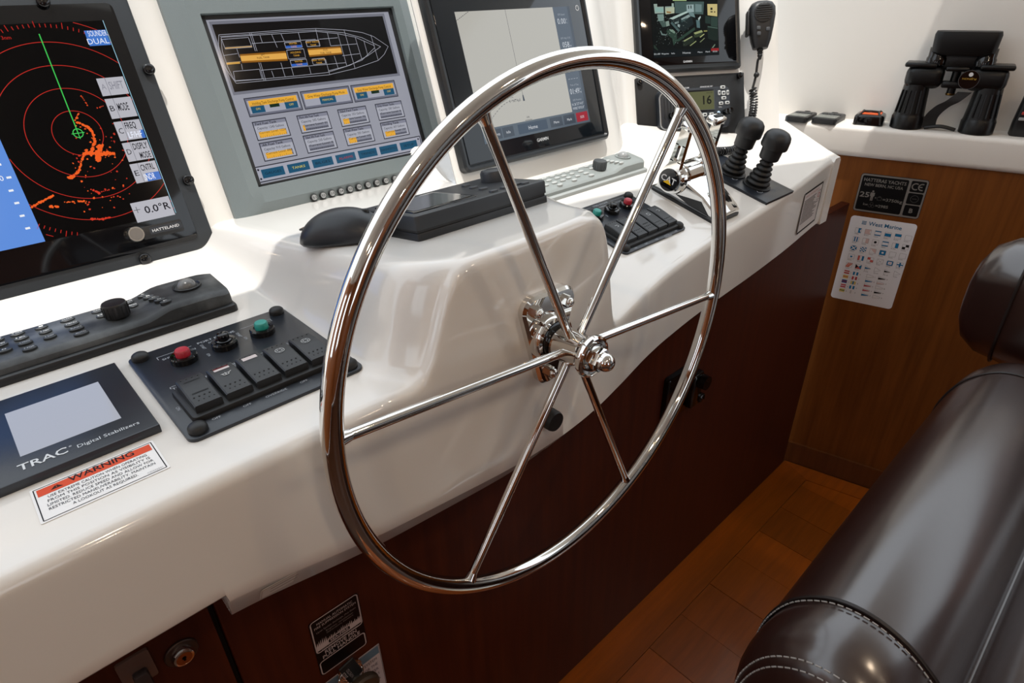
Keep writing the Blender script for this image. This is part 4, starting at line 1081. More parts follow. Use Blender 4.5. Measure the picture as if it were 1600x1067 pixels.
# ================================================================== warning sticker
c4 = [loc(DL, *p) for p in ((43, 768), (239, 690), (266, 729), (68, 821))]
e1 = V(c4[1]) - V(c4[0]); lw = (e1.length + (V(c4[2]) - V(c4[3])).length) / 2; lh = ((V(c4[0]) - V(c4[3])).length + (V(c4[1]) - V(c4[2])).length) / 2
ang_ = math.atan2((e1 + V(c4[2]) - V(c4[3])).y, (e1 + V(c4[2]) - V(c4[3])).x)
FLb = sub(DL, DL @ V((sum(p[0] for p in c4) / 4, sum(p[1] for p in c4) / 4, .0002))) @ Matrix.Rotation(ang_, 4, 'Z')
def sticker(name, label, F, w, h, r, col, draw, cat='sticker', th=.0004, edge=None):
    t = thing(name, label, cat, F)
    b = nb(); rprism(b, w, h, r, 0, th, 0); obj('backing', b, ink(col, 0, .35), t, 0)
    P = Print(F, th + .0001); draw(P, w, h); P.build('print', t)
    return t
def dwarn(P, w, h):
    P.box(-w / 2 + .002, -h / 2 + .002, w / 2 - .002, h / 2 - .002, .0007, (20, 24, 32), 1)
    hb = h * .205
    P.rect(-w / 2 + .0036, h / 2 - .0036 - hb, w / 2 - .0036, h / 2 - .0036, (214, 84, 56), 1)
    P.poly([(-.030, h / 2 - hb - .001), (-.022, h / 2 - hb - .001), (-.026, h / 2 - .0055)], (60, 30, 26), 2); P.text('!', -.026, h / 2 - hb, .0045, (214, 84, 56), 'c', l=3)
    P.text('WARNING', .004, h / 2 - hb - .0005, .0066, (36, 28, 34), 'c', w=.044, bold=.015)
    ls = ['USE EXTREME CAUTION WHEN OPERATING', 'FROM THIS POSITION AS VISIBILITY IS', 'LIMIITED. REDUCE SPEED AND ALLOW FOR', 'RESTRICTED MANEUVERABILITY. MAINTAIN', 'A LOOKOUT AS REQUIRED.']
    st_ = (h * .79 - .010) / 5
    for k, s in enumerate(ls): P.text(s, 0, h / 2 - hb - .0045 - (k + .85) * st_, st_ * .62, (40, 46, 58), 'c', w=(w - .014) * min(1, len(s) / 36))
    P.text('CD502501', w / 2 - .004, -h / 2 + .0035, .0018, (150, 154, 160), 'r')
sticker('warning_sticker', 'white warning sticker with an orange header on the console edge', FLb, lw, lh, .001, (238, 238, 238), dwarn)

# ================================================================== control keyboards
def keyboard(F, x0, x1, d, label, dark):
    """F at the right end, on the deck; body runs to -x"""
    t = thing('control_keyboard', label, 'keyboard', F, None)
    m = DARKK if dark else GREYK
    L_ = x1 - x0
    def top(x):                                # raised trackball end
        return .0185 + .0070 * ss(-.090, -.058, x) - .002 * ss(-.02, 0, x)
    xs_ = [x0 + L_ * k / 60 for k in range(61)]
    b = nb(); rings = []
    for x in xs_:
        h = top(x); ins = .003 if (x > x1 - .004 or x < x0 + .004) else 0
        y0_, y1_ = -d / 2 + .004 + ins, d / 2 - .003 - ins
        rings.append([(x, y0_, .003), (x, y0_ + .002, h - .005), (x, y0_ + .006, h - .0015), (x, y0_ + .009, h - .0005), (x, y1_ - .004, h + .002), (x, y1_, h), (x, y1_, .003)])
    stack(b, rings); obj('body', b, m, t, 35)
    b = nb(); rprism(b, L_ + .005, d + .004, .006, 0, .0085, .003, cx=(x0 + x1) / 2); obj('base', b, BLK if dark else mat('grey_plastic_base', (158, 162, 160), .45), t)
    def ztop_(x, y): return top(x) + .0004 + .002 * (y + d / 2) / d
    ky_ = min(1., d / .072)
    bx, by = -.033, .006
    b = nb(); lathe(b, [(.0150, -.002), (.0150, .0010), (.0138, .0014), (.0128, .0004), (.0115, -.003)], (bx, by, ztop_(bx, by)), n=32); obj('ball_ring', b, m if not dark else BLK, t)
    b = nb(); ball(b, (bx, by, ztop_(bx, by) - .0015), .0102, 28, 18); obj('trackball', b, mat('track_ball' if dark else 'track_ball_grey', (92, 92, 92) if dark else (150, 152, 152), .25), t)
    kx, ky = -.107, -.001
    b = nb(); lathe(b, [(.0118, 0), (.0118, .0135), (.0110, .0148), (.001, .0144)], (kx, ky, ztop_(kx, ky)), n=26)
    for k in range(16):
        a = 2 * math.pi * k / 16; rbox(b, (kx + .0118 * math.cos(a), ky + .0118 * math.sin(a), ztop_(kx, ky) + .0068), (.0011, .0011, .012), 0)
    obj('control_knob', b, mat('knob_black', (24, 25, 27), .35) if dark else mat('knob_grey', (70, 74, 76), .4), t)
    km = mat('dark_key', (44, 47, 50), .4) if dark else mat('grey_key', (176, 180, 178), .4)
    rows = [(-.075, [.022, .012, .002, -.008, -.018], .0115), (-.090, [.022, .010], .010), (-.120, [.022, .008], .0125), (-.148, [.022, .009, -.005, -.019], .0135), (-.171, [.022, .009, -.006], .0115), (-.191, [.023, .010, -.003, -.018], .0125), (-.208, [.022, .009, -.006], .0125), (-.228, [.022, .009, -.006, -.020], .0125), (-.248, [.022, .009, -.006], .0125)]
    names = ['A', 'B', 'C', 'D', 'E', 'ALM', 'RNG', 'GAIN', 'EBL', 'CLEAR', 'MENU', 'RAIN', 'AUTO', '1', '2 ABC', '3 DEF', '4 GHI', '5 JKL', '6 MNO', '7 PQR', '8 TUV', '9 WXY', '0', 'ENT', 'F1', 'F2', 'F3', 'F4']
    i_ = 0
    for (cx_, ys, w) in rows:
        for k, y in enumerate(ys):
            y *= ky_
            x = cx_ + (.003 * k if cx_ > -.08 else .0012 * k)
            if x < x0 + .012: continue
            z = ztop_(x, y)
            b = nb(); hw = .0040 * ky_
            ring0 = [(x + w / 2 * math.cos(2 * math.pi * q / 18), y + hw * math.sin(2 * math.pi * q / 18)) for q in range(18)]
            stack(b, [[(p[0], p[1], z - .002) for p in ring0], [(p[0], p[1], z + .0010) for p in ring0], [(x + (p[0] - x) * .86, y + (p[1] - y) * .8, z + .0016) for p in ring0]])
            ko = obj('key', b, km, t, 40)
            if dark:
                s_ = names[i_ % len(names)]; P = Print(None, z + .0017); P.text(s_, x, y - .0012, .0028, (206, 208, 208), 'c', w=min(w * .68, .0026 * len(s_) + .001)); P.build('key_print', ko)
            i_ += 1
    return t
keyboard(sub(DL, DL @ V((.195, .709, 0))), -.43, 0, .074, 'worn black radar keyboard with trackball under the radar display', True)
kp = at(DR, 1011, 268)
keyboard(Matrix.Translation(kp + V((0, .030, .001))) @ Matrix.Rotation(rad(6), 4, 'X'), -.36, 0, .058, 'light grey control keyboard with trackball below the chart plotter', False)

# ================================================================== things on the pod
TP = math.atan(.15)
POD = frame(R(0, .42, -.21), XA, (0, math.sin(TP), math.cos(TP)))
# computer mouse
mp = at(POD, 541, 374)
FMo = sub(POD, mp) @ Matrix.Rotation(rad(-58), 4, 'Z')
mo = thing('computer_mouse', 'black ergonomic computer mouse on the console pod', 'mouse', FMo)
b = nb(); NX = 26; NYm = 18
Lm, Wm = .098, .064
def mtop(u, v):          # u along length -1..1, v across -1..1
    r = max(0, 1 - abs(u) ** 3.2)
    return ((.036) * (1 - .32 * (u - .1) ** 2) * (r ** .34)) * max(0, 1 - .35 * (v + .15) ** 2 - .12 * max(0, v) ** 2)
rings = []
for i_ in range(NX + 1):
    u = -1 + 2 * i_ / NX; u *= .995
    wv = Wm / 2 * (1 - abs(u) ** 3.4) ** (1 / 2.6) * (1 - .07 * u)
    ring = []
    for k in range(NYm + 1):
        v = -1 + 2 * k / NYm
        z = mtop(u, v) * (1 - abs(v) ** 5) ** .45 if abs(v) < 1 else .004
        ring.append((u * Lm / 2, v * wv * (1.04 if abs(v) > .8 else 1), max(z, .004)))
    for k in range(NYm, -1, -3):
        v = -1 + 2 * k / NYm; ring.append((u * Lm / 2 * .97, v * wv * .94, .0004))
    rings.append(ring)
stack(b, rings); obj('shell', b, mat('mouse_shell', (34, 37, 42), .38, spec=.5), mo, 60)
b = nb(); rbox(b, (.026, 0, .0265), (.018, .006, .012), .0028, 2); obj('scroll_wheel', b, RUB, mo)
b = nb(); rbox(b, (-.0455, .0, .0165), (.005, .026, .0022), .001, 1); obj('slot', b, BLKG, mo)
# instrument box with screen, keys and knob
zt_ = .026
i0 = loc(POD, 655, 378); i1 = loc(POD, 857, 315)
IW = i1[0] - i0[0]; bl = loc(POD, 577, 322, zt_); ID = bl[1] - (i0[1] + i1[1]) / 2
ID = max(.085, min(.11, ID))
FI = sub(POD, POD @ V(((i0[0] + i1[0]) / 2, (i0[1] + i1[1]) / 2 + ID / 2, 0)))
ip = thing('pilot_control_unit', 'black box shaped pilot control with screen and round knob on the pod', 'control unit', FI)
b = nb(); rprism(b, IW, ID, .003, 0, .008, .001); obj('base', b, BLK, ip)
b = nb(); rprism(b, IW - .003, ID - .003, .003, .0075, .0115, 0); obj('gasket', b, RUB, ip)
b = nb(); rprism(b, IW, ID, .004, .011, zt_, .0025); obj('case', b, mat('pilot_case', (40, 43, 47), .42), ip)
sw0 = loc(FI, 758, 306, zt_)[0]
b = nb(); sxw = (sw0 + IW / 2) - .012; rprism(b, sxw, ID * .74, .004, zt_ - .002, zt_ + .0012, .0008, cx=-IW / 2 + .008 + sxw / 2, cy=-.002); sf = obj('screen_rim', b, BLKG, ip)
b = nb(); rprism(b, sxw - .010, ID * .74 - .010, .002, zt_ + .0008, zt_ + .0016, 0, cx=-IW / 2 + .008 + sxw / 2, cy=-.002); obj('screen', b, mat('lcd_off', (96, 98, 98), .12), sf)
kx, ky = loc(FI, 772, 282, zt_)
b = nb(); lathe(b, [(.0165, 0), (.0165, .010), (.0150, .0128), (.0128, .0136), (.012, .0126), (.001, .0126)], (kx, ky, zt_), n=30); obj('course_knob', b, mat('pilot_knob', (46, 50, 56), .38), ip)
for k, (px_, py_) in enumerate(((728, 291), (740, 294), (755, 296), (771, 299.5), (788, 294), (806, 289), (820, 287))):
    x, y = loc(FI, px_, py_, zt_); b = nb(); rprism(b, .0098, .0072, .0018, zt_ - .001, zt_ + .0022, .0008, cx=x, cy=y); kk = obj('key', b, mat('pilot_key', (66, 70, 76), .4), ip)

# ================================================================== steering wheel
SR = .265
G12 = rad(1.2274); PHI = rad(-6.355)
hubc = R(1.5358 * SR, 1.3315 * SR, -1.1878 * SR)
FW = frame(hubc, XA, (0, -math.cos(G12), math.sin(G12)))
sw = thing('steering_wheel', 'polished steel six spoke steering wheel in front of the console', 'steering wheel', FW)
RT = .0325 * SR
b = nb(); torus(b, (0, 0, 0), (0, 0, 1), SR, RT, 160, 24); obj('rim', b, CHROME, sw, 80)
for k in range(6):
    a = rad(60 * k) + PHI; e = V((math.cos(a), math.sin(a), 0))
    b = nb(); cyl(b, e * .012, e * (SR - RT * .5), .0046, .0046, 16); cyl(b, e * (SR - RT - .006), e * (SR - RT * .6), .0046, .0066, 16)
    obj('spoke', b, CHROME, sw, 50)
b = nb(); lathe(b, [(.0175, -.034), (.0180, -.032), (.0180, .014), (.0195, .018), (.0215, .020), (.0222, .0235), (.0215, .0265), (.0195, .0278), (.0185, .026), (.0155, .0255), (.0150, .0275), (.0135, .028), (.001, .028)], n=40); hb = obj('hub', b, CHROME, sw, 40)
b = nb(); stack(b, [[(.0118 * math.cos(rad(60 * k)), .0118 * math.sin(rad(60 * k)), z) for k in range(6)] for z in (.027, .0375)]); obj('hex_nut', b, CHROME, hb, 20)
b = nb(); dome(b, (0, 0, .037), (0, 0, 1), .0094, .0095, .0035, 24, 7); obj('acorn_nut', b, CHROME, hb, 60)
# ================================================================== wheel mount on the console face
yflange = YF(.40)
FWM = frame(V((hubc.x - .002, yflange, hubc.z + .0005)), XA, (0, -1, 0))
wm = thing('wheel_mount', 'chrome steering shaft flange with bolts behind the wheel hub', 'shaft flange', FWM)
bt = [loc(FWM, *p, .008) for p in ((836, 487), (883, 469), (858, 579))]
def hull_round(pts, r, n=10):
    out = []; N = len(pts); cxm = sum(p[0] for p in pts) / N; cym = sum(p[1] for p in pts) / N
    pts = sorted(pts, key=lambda p: math.atan2(p[1] - cym, p[0] - cxm))
    for i_ in range(N):
        p, q, s = V(pts[i_ - 1]), V(pts[i_]), V(pts[(i_ + 1) % N])
        d1 = (q - p).normalized(); d2 = (s - q).normalized()
        a1 = math.atan2(-d1.x, d1.y); a2 = math.atan2(-d2.x, d2.y)
        a1 = math.atan2(-d1.x, d1.y) + math.pi if False else math.atan2(d1.y, d1.x) - math.pi / 2; a2 = math.atan2(d2.y, d2.x) - math.pi / 2
        while a2 < a1: a2 += 2 * math.pi
        for k in range(n + 1):
            a = a1 + (a2 - a1) * k / n; out.append((q.x + r * math.cos(a), q.y + r * math.sin(a)))
    return out
o1 = hull_round(bt, .0155); o2 = hull_round(bt, .0125)
b = nb(); stack(b, [[(x, y, -.004) for x, y in o1], [(x, y, .006) for x, y in o1], [(x, y, .009) for x, y in o2]]); fl = obj('flange', b, CHROME, wm, 40)
for (x, y) in bt:
    b = nb(); stack(b, [[(x + .0066 * math.cos(rad(60 * k + 10)), y + .0066 * math.sin(rad(60 * k + 10)), z) for k in range(6)] for z in (.008, .014)]); dome(b, (x, y, .0135), (0, 0, 1), .0052, .0045, .001, 14, 4); obj('bolt', b, CHROME, fl, 30)
ly = hubc.z - FWM.translation.z
b = nb(); lathe(b, [(.0265, .006), (.0265, .014), (.0245, .018), (.021, .019), (.0205, .012)], (.002, 0, 0), n=32); obj('collar', b, CHROME, wm, 40)
b = nb(); lathe(b, [(.020, .010), (.020, .022), (.0185, .024), (.0145, .0245), (.0145, .034)], (.002, 0, 0), n=32); obj('shaft_seal', b, BLKG, wm, 40)
# round black knob low on the console face
x, z = (lambda p: (p.x, p.z))(hit(858, 653, (0, YF(.40), 0), V((0, 1, 0))))
b = nb(); lathe(b, [(.0125, -.006), (.0125, .010), (.0115, .0125), (.001, .0128)], n=24)
kn = obj('console_knob', b, RUB, None, 40); kn.matrix_world = frame(V((x, YF(.40) + .001, z)), XA, (0, -1, 0))
tag(kn, 'small round black rubber knob on the console face below the hub', 'knob')
# ================================================================== chrome engine throttle
FTH = sub(DR, R(.958, .565, -.37 + math.tan(T15) * (.565 - .42)))
FTI = FTH.inverted()
th_ = thing('engine_throttle', 'chrome twin lever engine throttle with a black and yellow badge', 'throttle', FTH)
def lp(x, y, z): return FTI @ R(x, y, z)
hc = lp(.925, .587, -.288); hy, hz = hc.y, hc.z          # lever pivot
xp, xs2 = -.033, .036
b = nb()
base_o = rrect(.078, .140, .012, 5, 0, 0)
prof = [(-.068, 0), (-.068, .010), (-.060, .016), (-.030, .030), (hy - .016, hz + .004), (hy, hz + .014), (hy + .018, hz + .004), (hy + .030, .022), (.062, .012), (.066, .008), (.066, 0)]
rings = []
for x, ins in ((xp - .002, .003), (xp, .0), (xs2, 0.), (xs2 + .002, .003)):
    rings.append([(x, y * (1 - ins * 6), max(z - ins, 0)) for y, z in prof])
stack(b, rings); obj('housing', b, CHROME, th_, 30)
b = nb(); rprism(b, .082, .142, .010, 0, .0045, .001); obj('base_plate', b, BLK, th_)
b = nb(); stack(b, [[(x, -.052, .006), (x, -.010, .006), (x, hy - .012, .012), (x, -.030, .022)] for x in (xp - .0026, xp - .0005)]); obj('side_inset', b, BLKG, th_)
b = nb(); rprism(b, .040, .050, .006, .0, .004, .001); 
bmesh.ops.rotate(b, cent=(0, 0, 0), matrix=Matrix.Rotation(math.atan2(.014, .030), 3, 'X'), verts=b.verts); bmesh.ops.translate(b, vec=(.006, -.046, .0225), verts=b.verts)
cp = obj('cover_plate', b, CHROME, th_)
b = nb(); cyl(b, (xp - .006, hy, hz), (xs2 + .008, hy, hz), .0215, .0215, 36); torus(b, (xp + .012, hy, hz), (1, 0, 0), .0215, .002, 36, 8); torus(b, (xs2 - .010, hy, hz), (1, 0, 0), .0215, .002, 36, 8); obj('pivot_barrel', b, CHROME, th_, 40)
b = nb(); cyl(b, (xp - .010, hy, hz), (xp - .004, hy, hz), .025, .027, 36); obj('pivot_ring', b, CHROME, th_, 40)
for side, (x0, x1) in (('port', (xp - .018, xp - .008)), ('stbd', (xs2 + .008, xs2 + .018))):
    xm = (x0 + x1) / 2
    tp_ = lp(.935 if side == 'port' else 1.0, .566, -.203)
    d = V((0, tp_.y - hy, tp_.z - hz)); Ld = d.length; d.normalize(); n_ = V((0, -d.z, d.y))
    o = V((xm, hy, hz))
    b = nb(); cyl(b, (x0, hy, hz), (x1, hy, hz), .0225, .0225, 32)
    def bar(s0, s1, w0, w1, off0, off1, tk=.0095):
        vs = []
        for s, w, of in ((s0, w0, off0), (s1, w1, off1)):
            for xx in (-tk / 2, tk / 2):
                for e in (-1, 1): vs.append(o + V((xx, 0, 0)) + d * s + n_ * (of + e * w / 2))
        add_verts_faces(b, vs, [(0, 1, 3, 2), (4, 5, 7, 6), (0, 1, 5, 4), (2, 3, 7, 6), (0, 2, 6, 4), (1, 3, 7, 5)])
    bar(.018, .034, .024, .022, 0, 0); bar(.032, .062, .0065, .0055, .0075, .0065); bar(.032, .062, .0065, .0055, -.0075, -.0065); bar(.060, Ld, .019, .016, 0, 0)
    lv = obj('lever', b, CHROME, th_, 30)
    hp = o + d * (Ld + .004)
    s_ = 1 if side == 'port' else -1
    b = nb(); rbox(b, hp + V((s_ * .010, 0, 0)), (.036, .022, .013), .005, 3, rot=Matrix.Rotation(rad(8), 3, 'X')); obj('handle', b, CHROME, lv, 50)
    b = nb(); rbox(b, hp + V((s_ * .010, -.001, .0068)), (.024, .007, .0022), .001, 2, rot=Matrix.Rotation(rad(8), 3, 'X')); obj('grip_insert', b, BLKM, lv)
    if side == 'port':
        b = nb(); cyl(b, (x0 - .0025, hy, hz), (x0 + .001, hy, hz), .0188, .0195, 32); bd = obj('badge', b, BLKG, lv)
        FB_ = frame(FTH @ V((x0 - .0027, hy, hz)), FTH.to_3x3() @ V((0, -1, 0)), FTH.to_3x3() @ V((-1, 0, 0)))
        LB = FTI @ FB_
        P = Print(None, .0); P.text('CAT', 0, -.0035, .0105, (226, 226, 226), 'c', w=.030, bold=.02); P.poly([(-.0085, -.0062), (.0085, -.0062), (0, .0010)], (240, 190, 36), 4)
        for v in P.bm.verts: v.co = LB @ v.co
        P.build('badge_print', bd)

# ================================================================== thruster joystick panel
jc = [loc(DR, *p, .003) for p in ((1198, 318.5), (1240, 299), (1193, 275), (1131, 285))]
JW = jc[1][0] - jc[0][0]; JL = .185
FJ = sub(DR, DR @ V(((jc[0][0] + jc[1][0]) / 2, (jc[0][1] + jc[1][1]) / 2 + JL / 2, 0)))
jp = thing('thruster_joystick_panel', 'dark plate carrying two black rubber booted thruster joysticks', 'joystick panel', FJ)
b = nb(); rprism(b, JW, JL, .001, 0, .0048, .001); obj('plate', b, NAVY, jp)
P = Print(FJ, .005)
x0 = JW / 2
P.rect(.002, -JL / 2 + .040, .017, -JL / 2 + .047, (120, 160, 170)); P.rect(.006, -JL / 2 + .050, .020, -JL / 2 + .057, (140, 110, 112))
P.line((.024, -JL / 2 + .052), (.040, -JL / 2 + .052), .0007, (130, 136, 142)); P.line((.024, -JL / 2 + .044), (.040, -JL / 2 + .044), .0007, (130, 136, 142))
P.ring(.008, -JL / 2 + .022, .0045, .0022, (96, 102, 110), n=18); P.text('AMERICAN', .015, -JL / 2 + .0225, .0034, (120, 126, 134), w=.020); P.text('BOW THRUSTER', .015, -JL / 2 + .017, .0030, (120, 126, 134), w=.026)
sym = (186, 192, 198)
j1 = loc(FJ, 1181, 290, .004); j2 = loc(FJ, 1144, 270, .004); jx = (j1[0] + j2[0]) / 2
for j in (j1, j2):
    P.path([(jx - .027, j[1] - .019), (jx - .022, j[1] - .014), (jx - .016, j[1] - .014), (jx - .012, j[1] - .018), (jx - .016, j[1] - .023), (jx - .022, j[1] - .023), (jx - .027, j[1] - .019)], .0008, sym)
P.build('plate_print', jp)
for j in (j1, j2):
    c0 = (jx, j[1], 0)
    prof = [(.0265, .004), (.0265, .007), (.024, .008)]
    for k in range(5):
        r = .0225 - k * .0024; z = .009 + k * .0092
        prof += [(r - .003, z), (r, z + .0032), (r, z + .005), (r - .004, z + .0085)]
    prof += [(.0085, .056), (.0085, .060)]
    b = nb(); lathe(b, prof, c0, n=28); bo = obj('joystick_boot', b, RUB, jp, 60)
    b = nb(); lathe(b, [(.0165, .058), (.0180, .060), (.0188, .080), (.0238, .0808), (.0246, .083), (.0242, .097), (.0225, .103), (.0175, .1085), (.010, .1115), (.001, .1125)], c0, n=32); obj('knob', b, mat('joystick_knob', (30, 31, 33), .45), bo, 30)

# ================================================================== sticker on the starboard console face
fy = YF(1.33)
FFR = frame(R(1.33, fy - .0012, -.42), (1, .12, 0), (.12, -1, 0))
c4 = [loc(FFR, *p) for p in ((1255, 306.6), (1285.7, 282.4), (1274.8, 340), (1245.5, 367.4))]
fw_ = ((V(c4[1]) - V(c4[0])).length + (V(c4[2]) - V(c4[3])).length) / 2; fh_ = ((V(c4[0]) - V(c4[3])).length + (V(c4[1]) - V(c4[2])).length) / 2
FSt = sub(FFR, FFR @ V((sum(p[0] for p in c4) / 4, sum(p[1] for p in c4) / 4, 0)))
def dinstr(P, w, h):
    P.box(-w / 2 + .0018, -h / 2 + .0018, w / 2 - .0018, h / 2 - .0018, .0042, (3, 3, 4), 1)
    P.text('IMPORTANT - READ BEFORE OPERATING', -w / 2 + .012, h / 2 - .012, .0034, (150, 60, 50), w=w * .72)
    random.seed(3)
    for k in range(15):
        y = h / 2 - .020 - k * (h - .036) / 15; x1 = w / 2 - (.030 if k < 6 else .014)
        P.rect(-w / 2 + .009, y, x1 - random.random() * w * .22, y + .0017, (70, 66, 66), 1)
    P.box(w / 2 - .026, h / 2 - .036, w / 2 - .008, h / 2 - .016, .001, (60, 40, 40), 1); P.ring(w / 2 - .017, h / 2 - .026, .005, .002, (170, 60, 60), 1, n=16)
sticker('instruction_sticker', 'black bordered white instruction sticker on the console face near the side wall', FSt, fw_, fh_, .0006, (204, 198, 196), dinstr)

# clear film label on the lower lip, left of the wheel
yl_ = YF(.12)
FLp = frame(R(.12, yl_ + .0108, ZB(.12) + .0185), (1, 0, -.12), (0, -.93, -.36))
def dclear(P, w, h):
    P.box(-w / 2 + .001, -h / 2 + .001, w / 2 - .001, h / 2 - .001, .0009, (168, 152, 144), 1)
    for k in range(2): P.line((-w * .4, h * (.16 - .3 * k)), (w * .36, h * (.16 - .3 * k)), .0010, (128, 112, 104), 1)
sticker('film_label', 'faded clear film label under the console edge above the fire plate', FLp, .086, .0165, .003, (196, 190, 184), dclear)

# ================================================================== stickers on the wood wall
WF = sub(WALF, WALF @ V((0, 0, -.0118)))
c4 = [loc(WF, *p) for p in ((1345.5, 270), (1451, 281), (1437, 343.5), (1333, 328))]
def ctr(c): return V((sum(p[0] for p in c) / 4, sum(p[1] for p in c) / 4, 0))
def dims(c): return (((V(c[1]) - V(c[0])).length + (V(c[2]) - V(c[3])).length) / 2, ((V(c[0]) - V(c[3])).length + (V(c[1]) - V(c[2])).length) / 2)
w1, h1 = dims(c4)
def dce(P, w, h):
    g_ = (122, 118, 114); k_ = (10, 10, 11)
    P.poly(rrect(w - .002, h - .002, .006), g_, 0)
    bw_ = w * .715; x0 = -w / 2 + .0045
    P.poly(rrect(bw_ - .004, h - .010, .004, 4, x0 + bw_ / 2 - .002, 0), k_, 1)
    rx0 = x0 + bw_ + .0012; rw_ = w / 2 - .0045 - rx0; hh = (h - .010 - .005) / 3
    for k in range(3): P.poly(rrect(rw_, hh, .003, 4, rx0 + rw_ / 2, h / 2 - .005 - hh / 2 - k * (hh + .0025)), k_, 1)
    cxm = x0 + bw_ / 2 - .002
    P.text('HATTERAS YACHTS', cxm, h / 2 - .0185, .0078, g_, 'c', w=bw_ * .88, bold=.02); P.text('NEW BERN, NC USA', cxm, h / 2 - .0295, .0068, g_, 'c', w=bw_ * .80, bold=.015)
    yb = -.004
    P.text('25', x0 + .003, yb - .006, .0125, g_, bold=.02, w=.021)
    px_ = x0 + .0305
    P.disc(px_, yb + .010, .0023, g_, 2, 12); P.poly([(px_ - .0048, yb + .0068), (px_ + .0048, yb + .0068), (px_ + .0048, yb - .002), (px_ + .0030, yb - .0022), (px_ + .0026, yb - .0135), (px_ + .0006, yb - .0135), (px_, yb - .003), (px_ - .0006, yb - .0135), (px_ - .0026, yb - .0135), (px_ - .0030, yb - .0022), (px_ - .0048, yb - .002)], g_, 2)
    P.text('+', px_ + .0085, yb - .008, .006, g_, 'c'); P.box(px_ + .0125, yb - .010, px_ + .0215, yb - .003, .0008, (80, 78, 76), 2); P.box(px_ + .015, yb - .003, px_ + .019, yb - .0006, .0008, (80, 78, 76), 2)
    P.text('=3750kg', px_ + .0245, yb - .0105, .0070, g_, w=bw_ - .061, bold=.012)
    P.text('kw', x0 + .016, yb - .0265, .0064, g_); 
    for k in range(3): a = rad(90 + 120 * k); P.ring(x0 + .034 + .004 * math.cos(a), yb - .0245 + .004 * math.sin(a), .0032, .0006, (80, 78, 76), 2, n=14)
    P.text('=2985', x0 + .043, yb - .0275, .0068, g_, w=.028, bold=.015)
    cx2 = rx0 + rw_ / 2
    P.ring(cx2 - .0048, h / 2 - .005 - hh / 2, .0072, .0026, g_, 2, 55, 305, 26); P.ring(cx2 + .0085, h / 2 - .005 - hh / 2, .0072, .0026, g_, 2, 70, 290, 26); P.line((cx2 + .003, h / 2 - .005 - hh / 2), (cx2 + .009, h / 2 - .005 - hh / 2), .0024, g_, 2)
    P.ring(cx2, 0, .0082, .0006, (96, 94, 92), 2, n=30); P.text('nmma', cx2, -.001, .0028, (96, 94, 92), 'c'); P.text('B', cx2, -h / 2 + .005 + hh / 2 - .005, .0105, g_, 'c', bold=.03)
sticker('capacity_plate', 'black builder plate with grey lettering on the wood wall', sub(WF, WF @ ctr(c4)), w1, h1, .007, (14, 14, 15), dce, 'plate', .0008)
c4 = [loc(WF, *p) for p in ((1328, 335.5), (1431, 350.5), (1395.5, 484), (1300, 464))]
w2, h2_ = dims(c4)
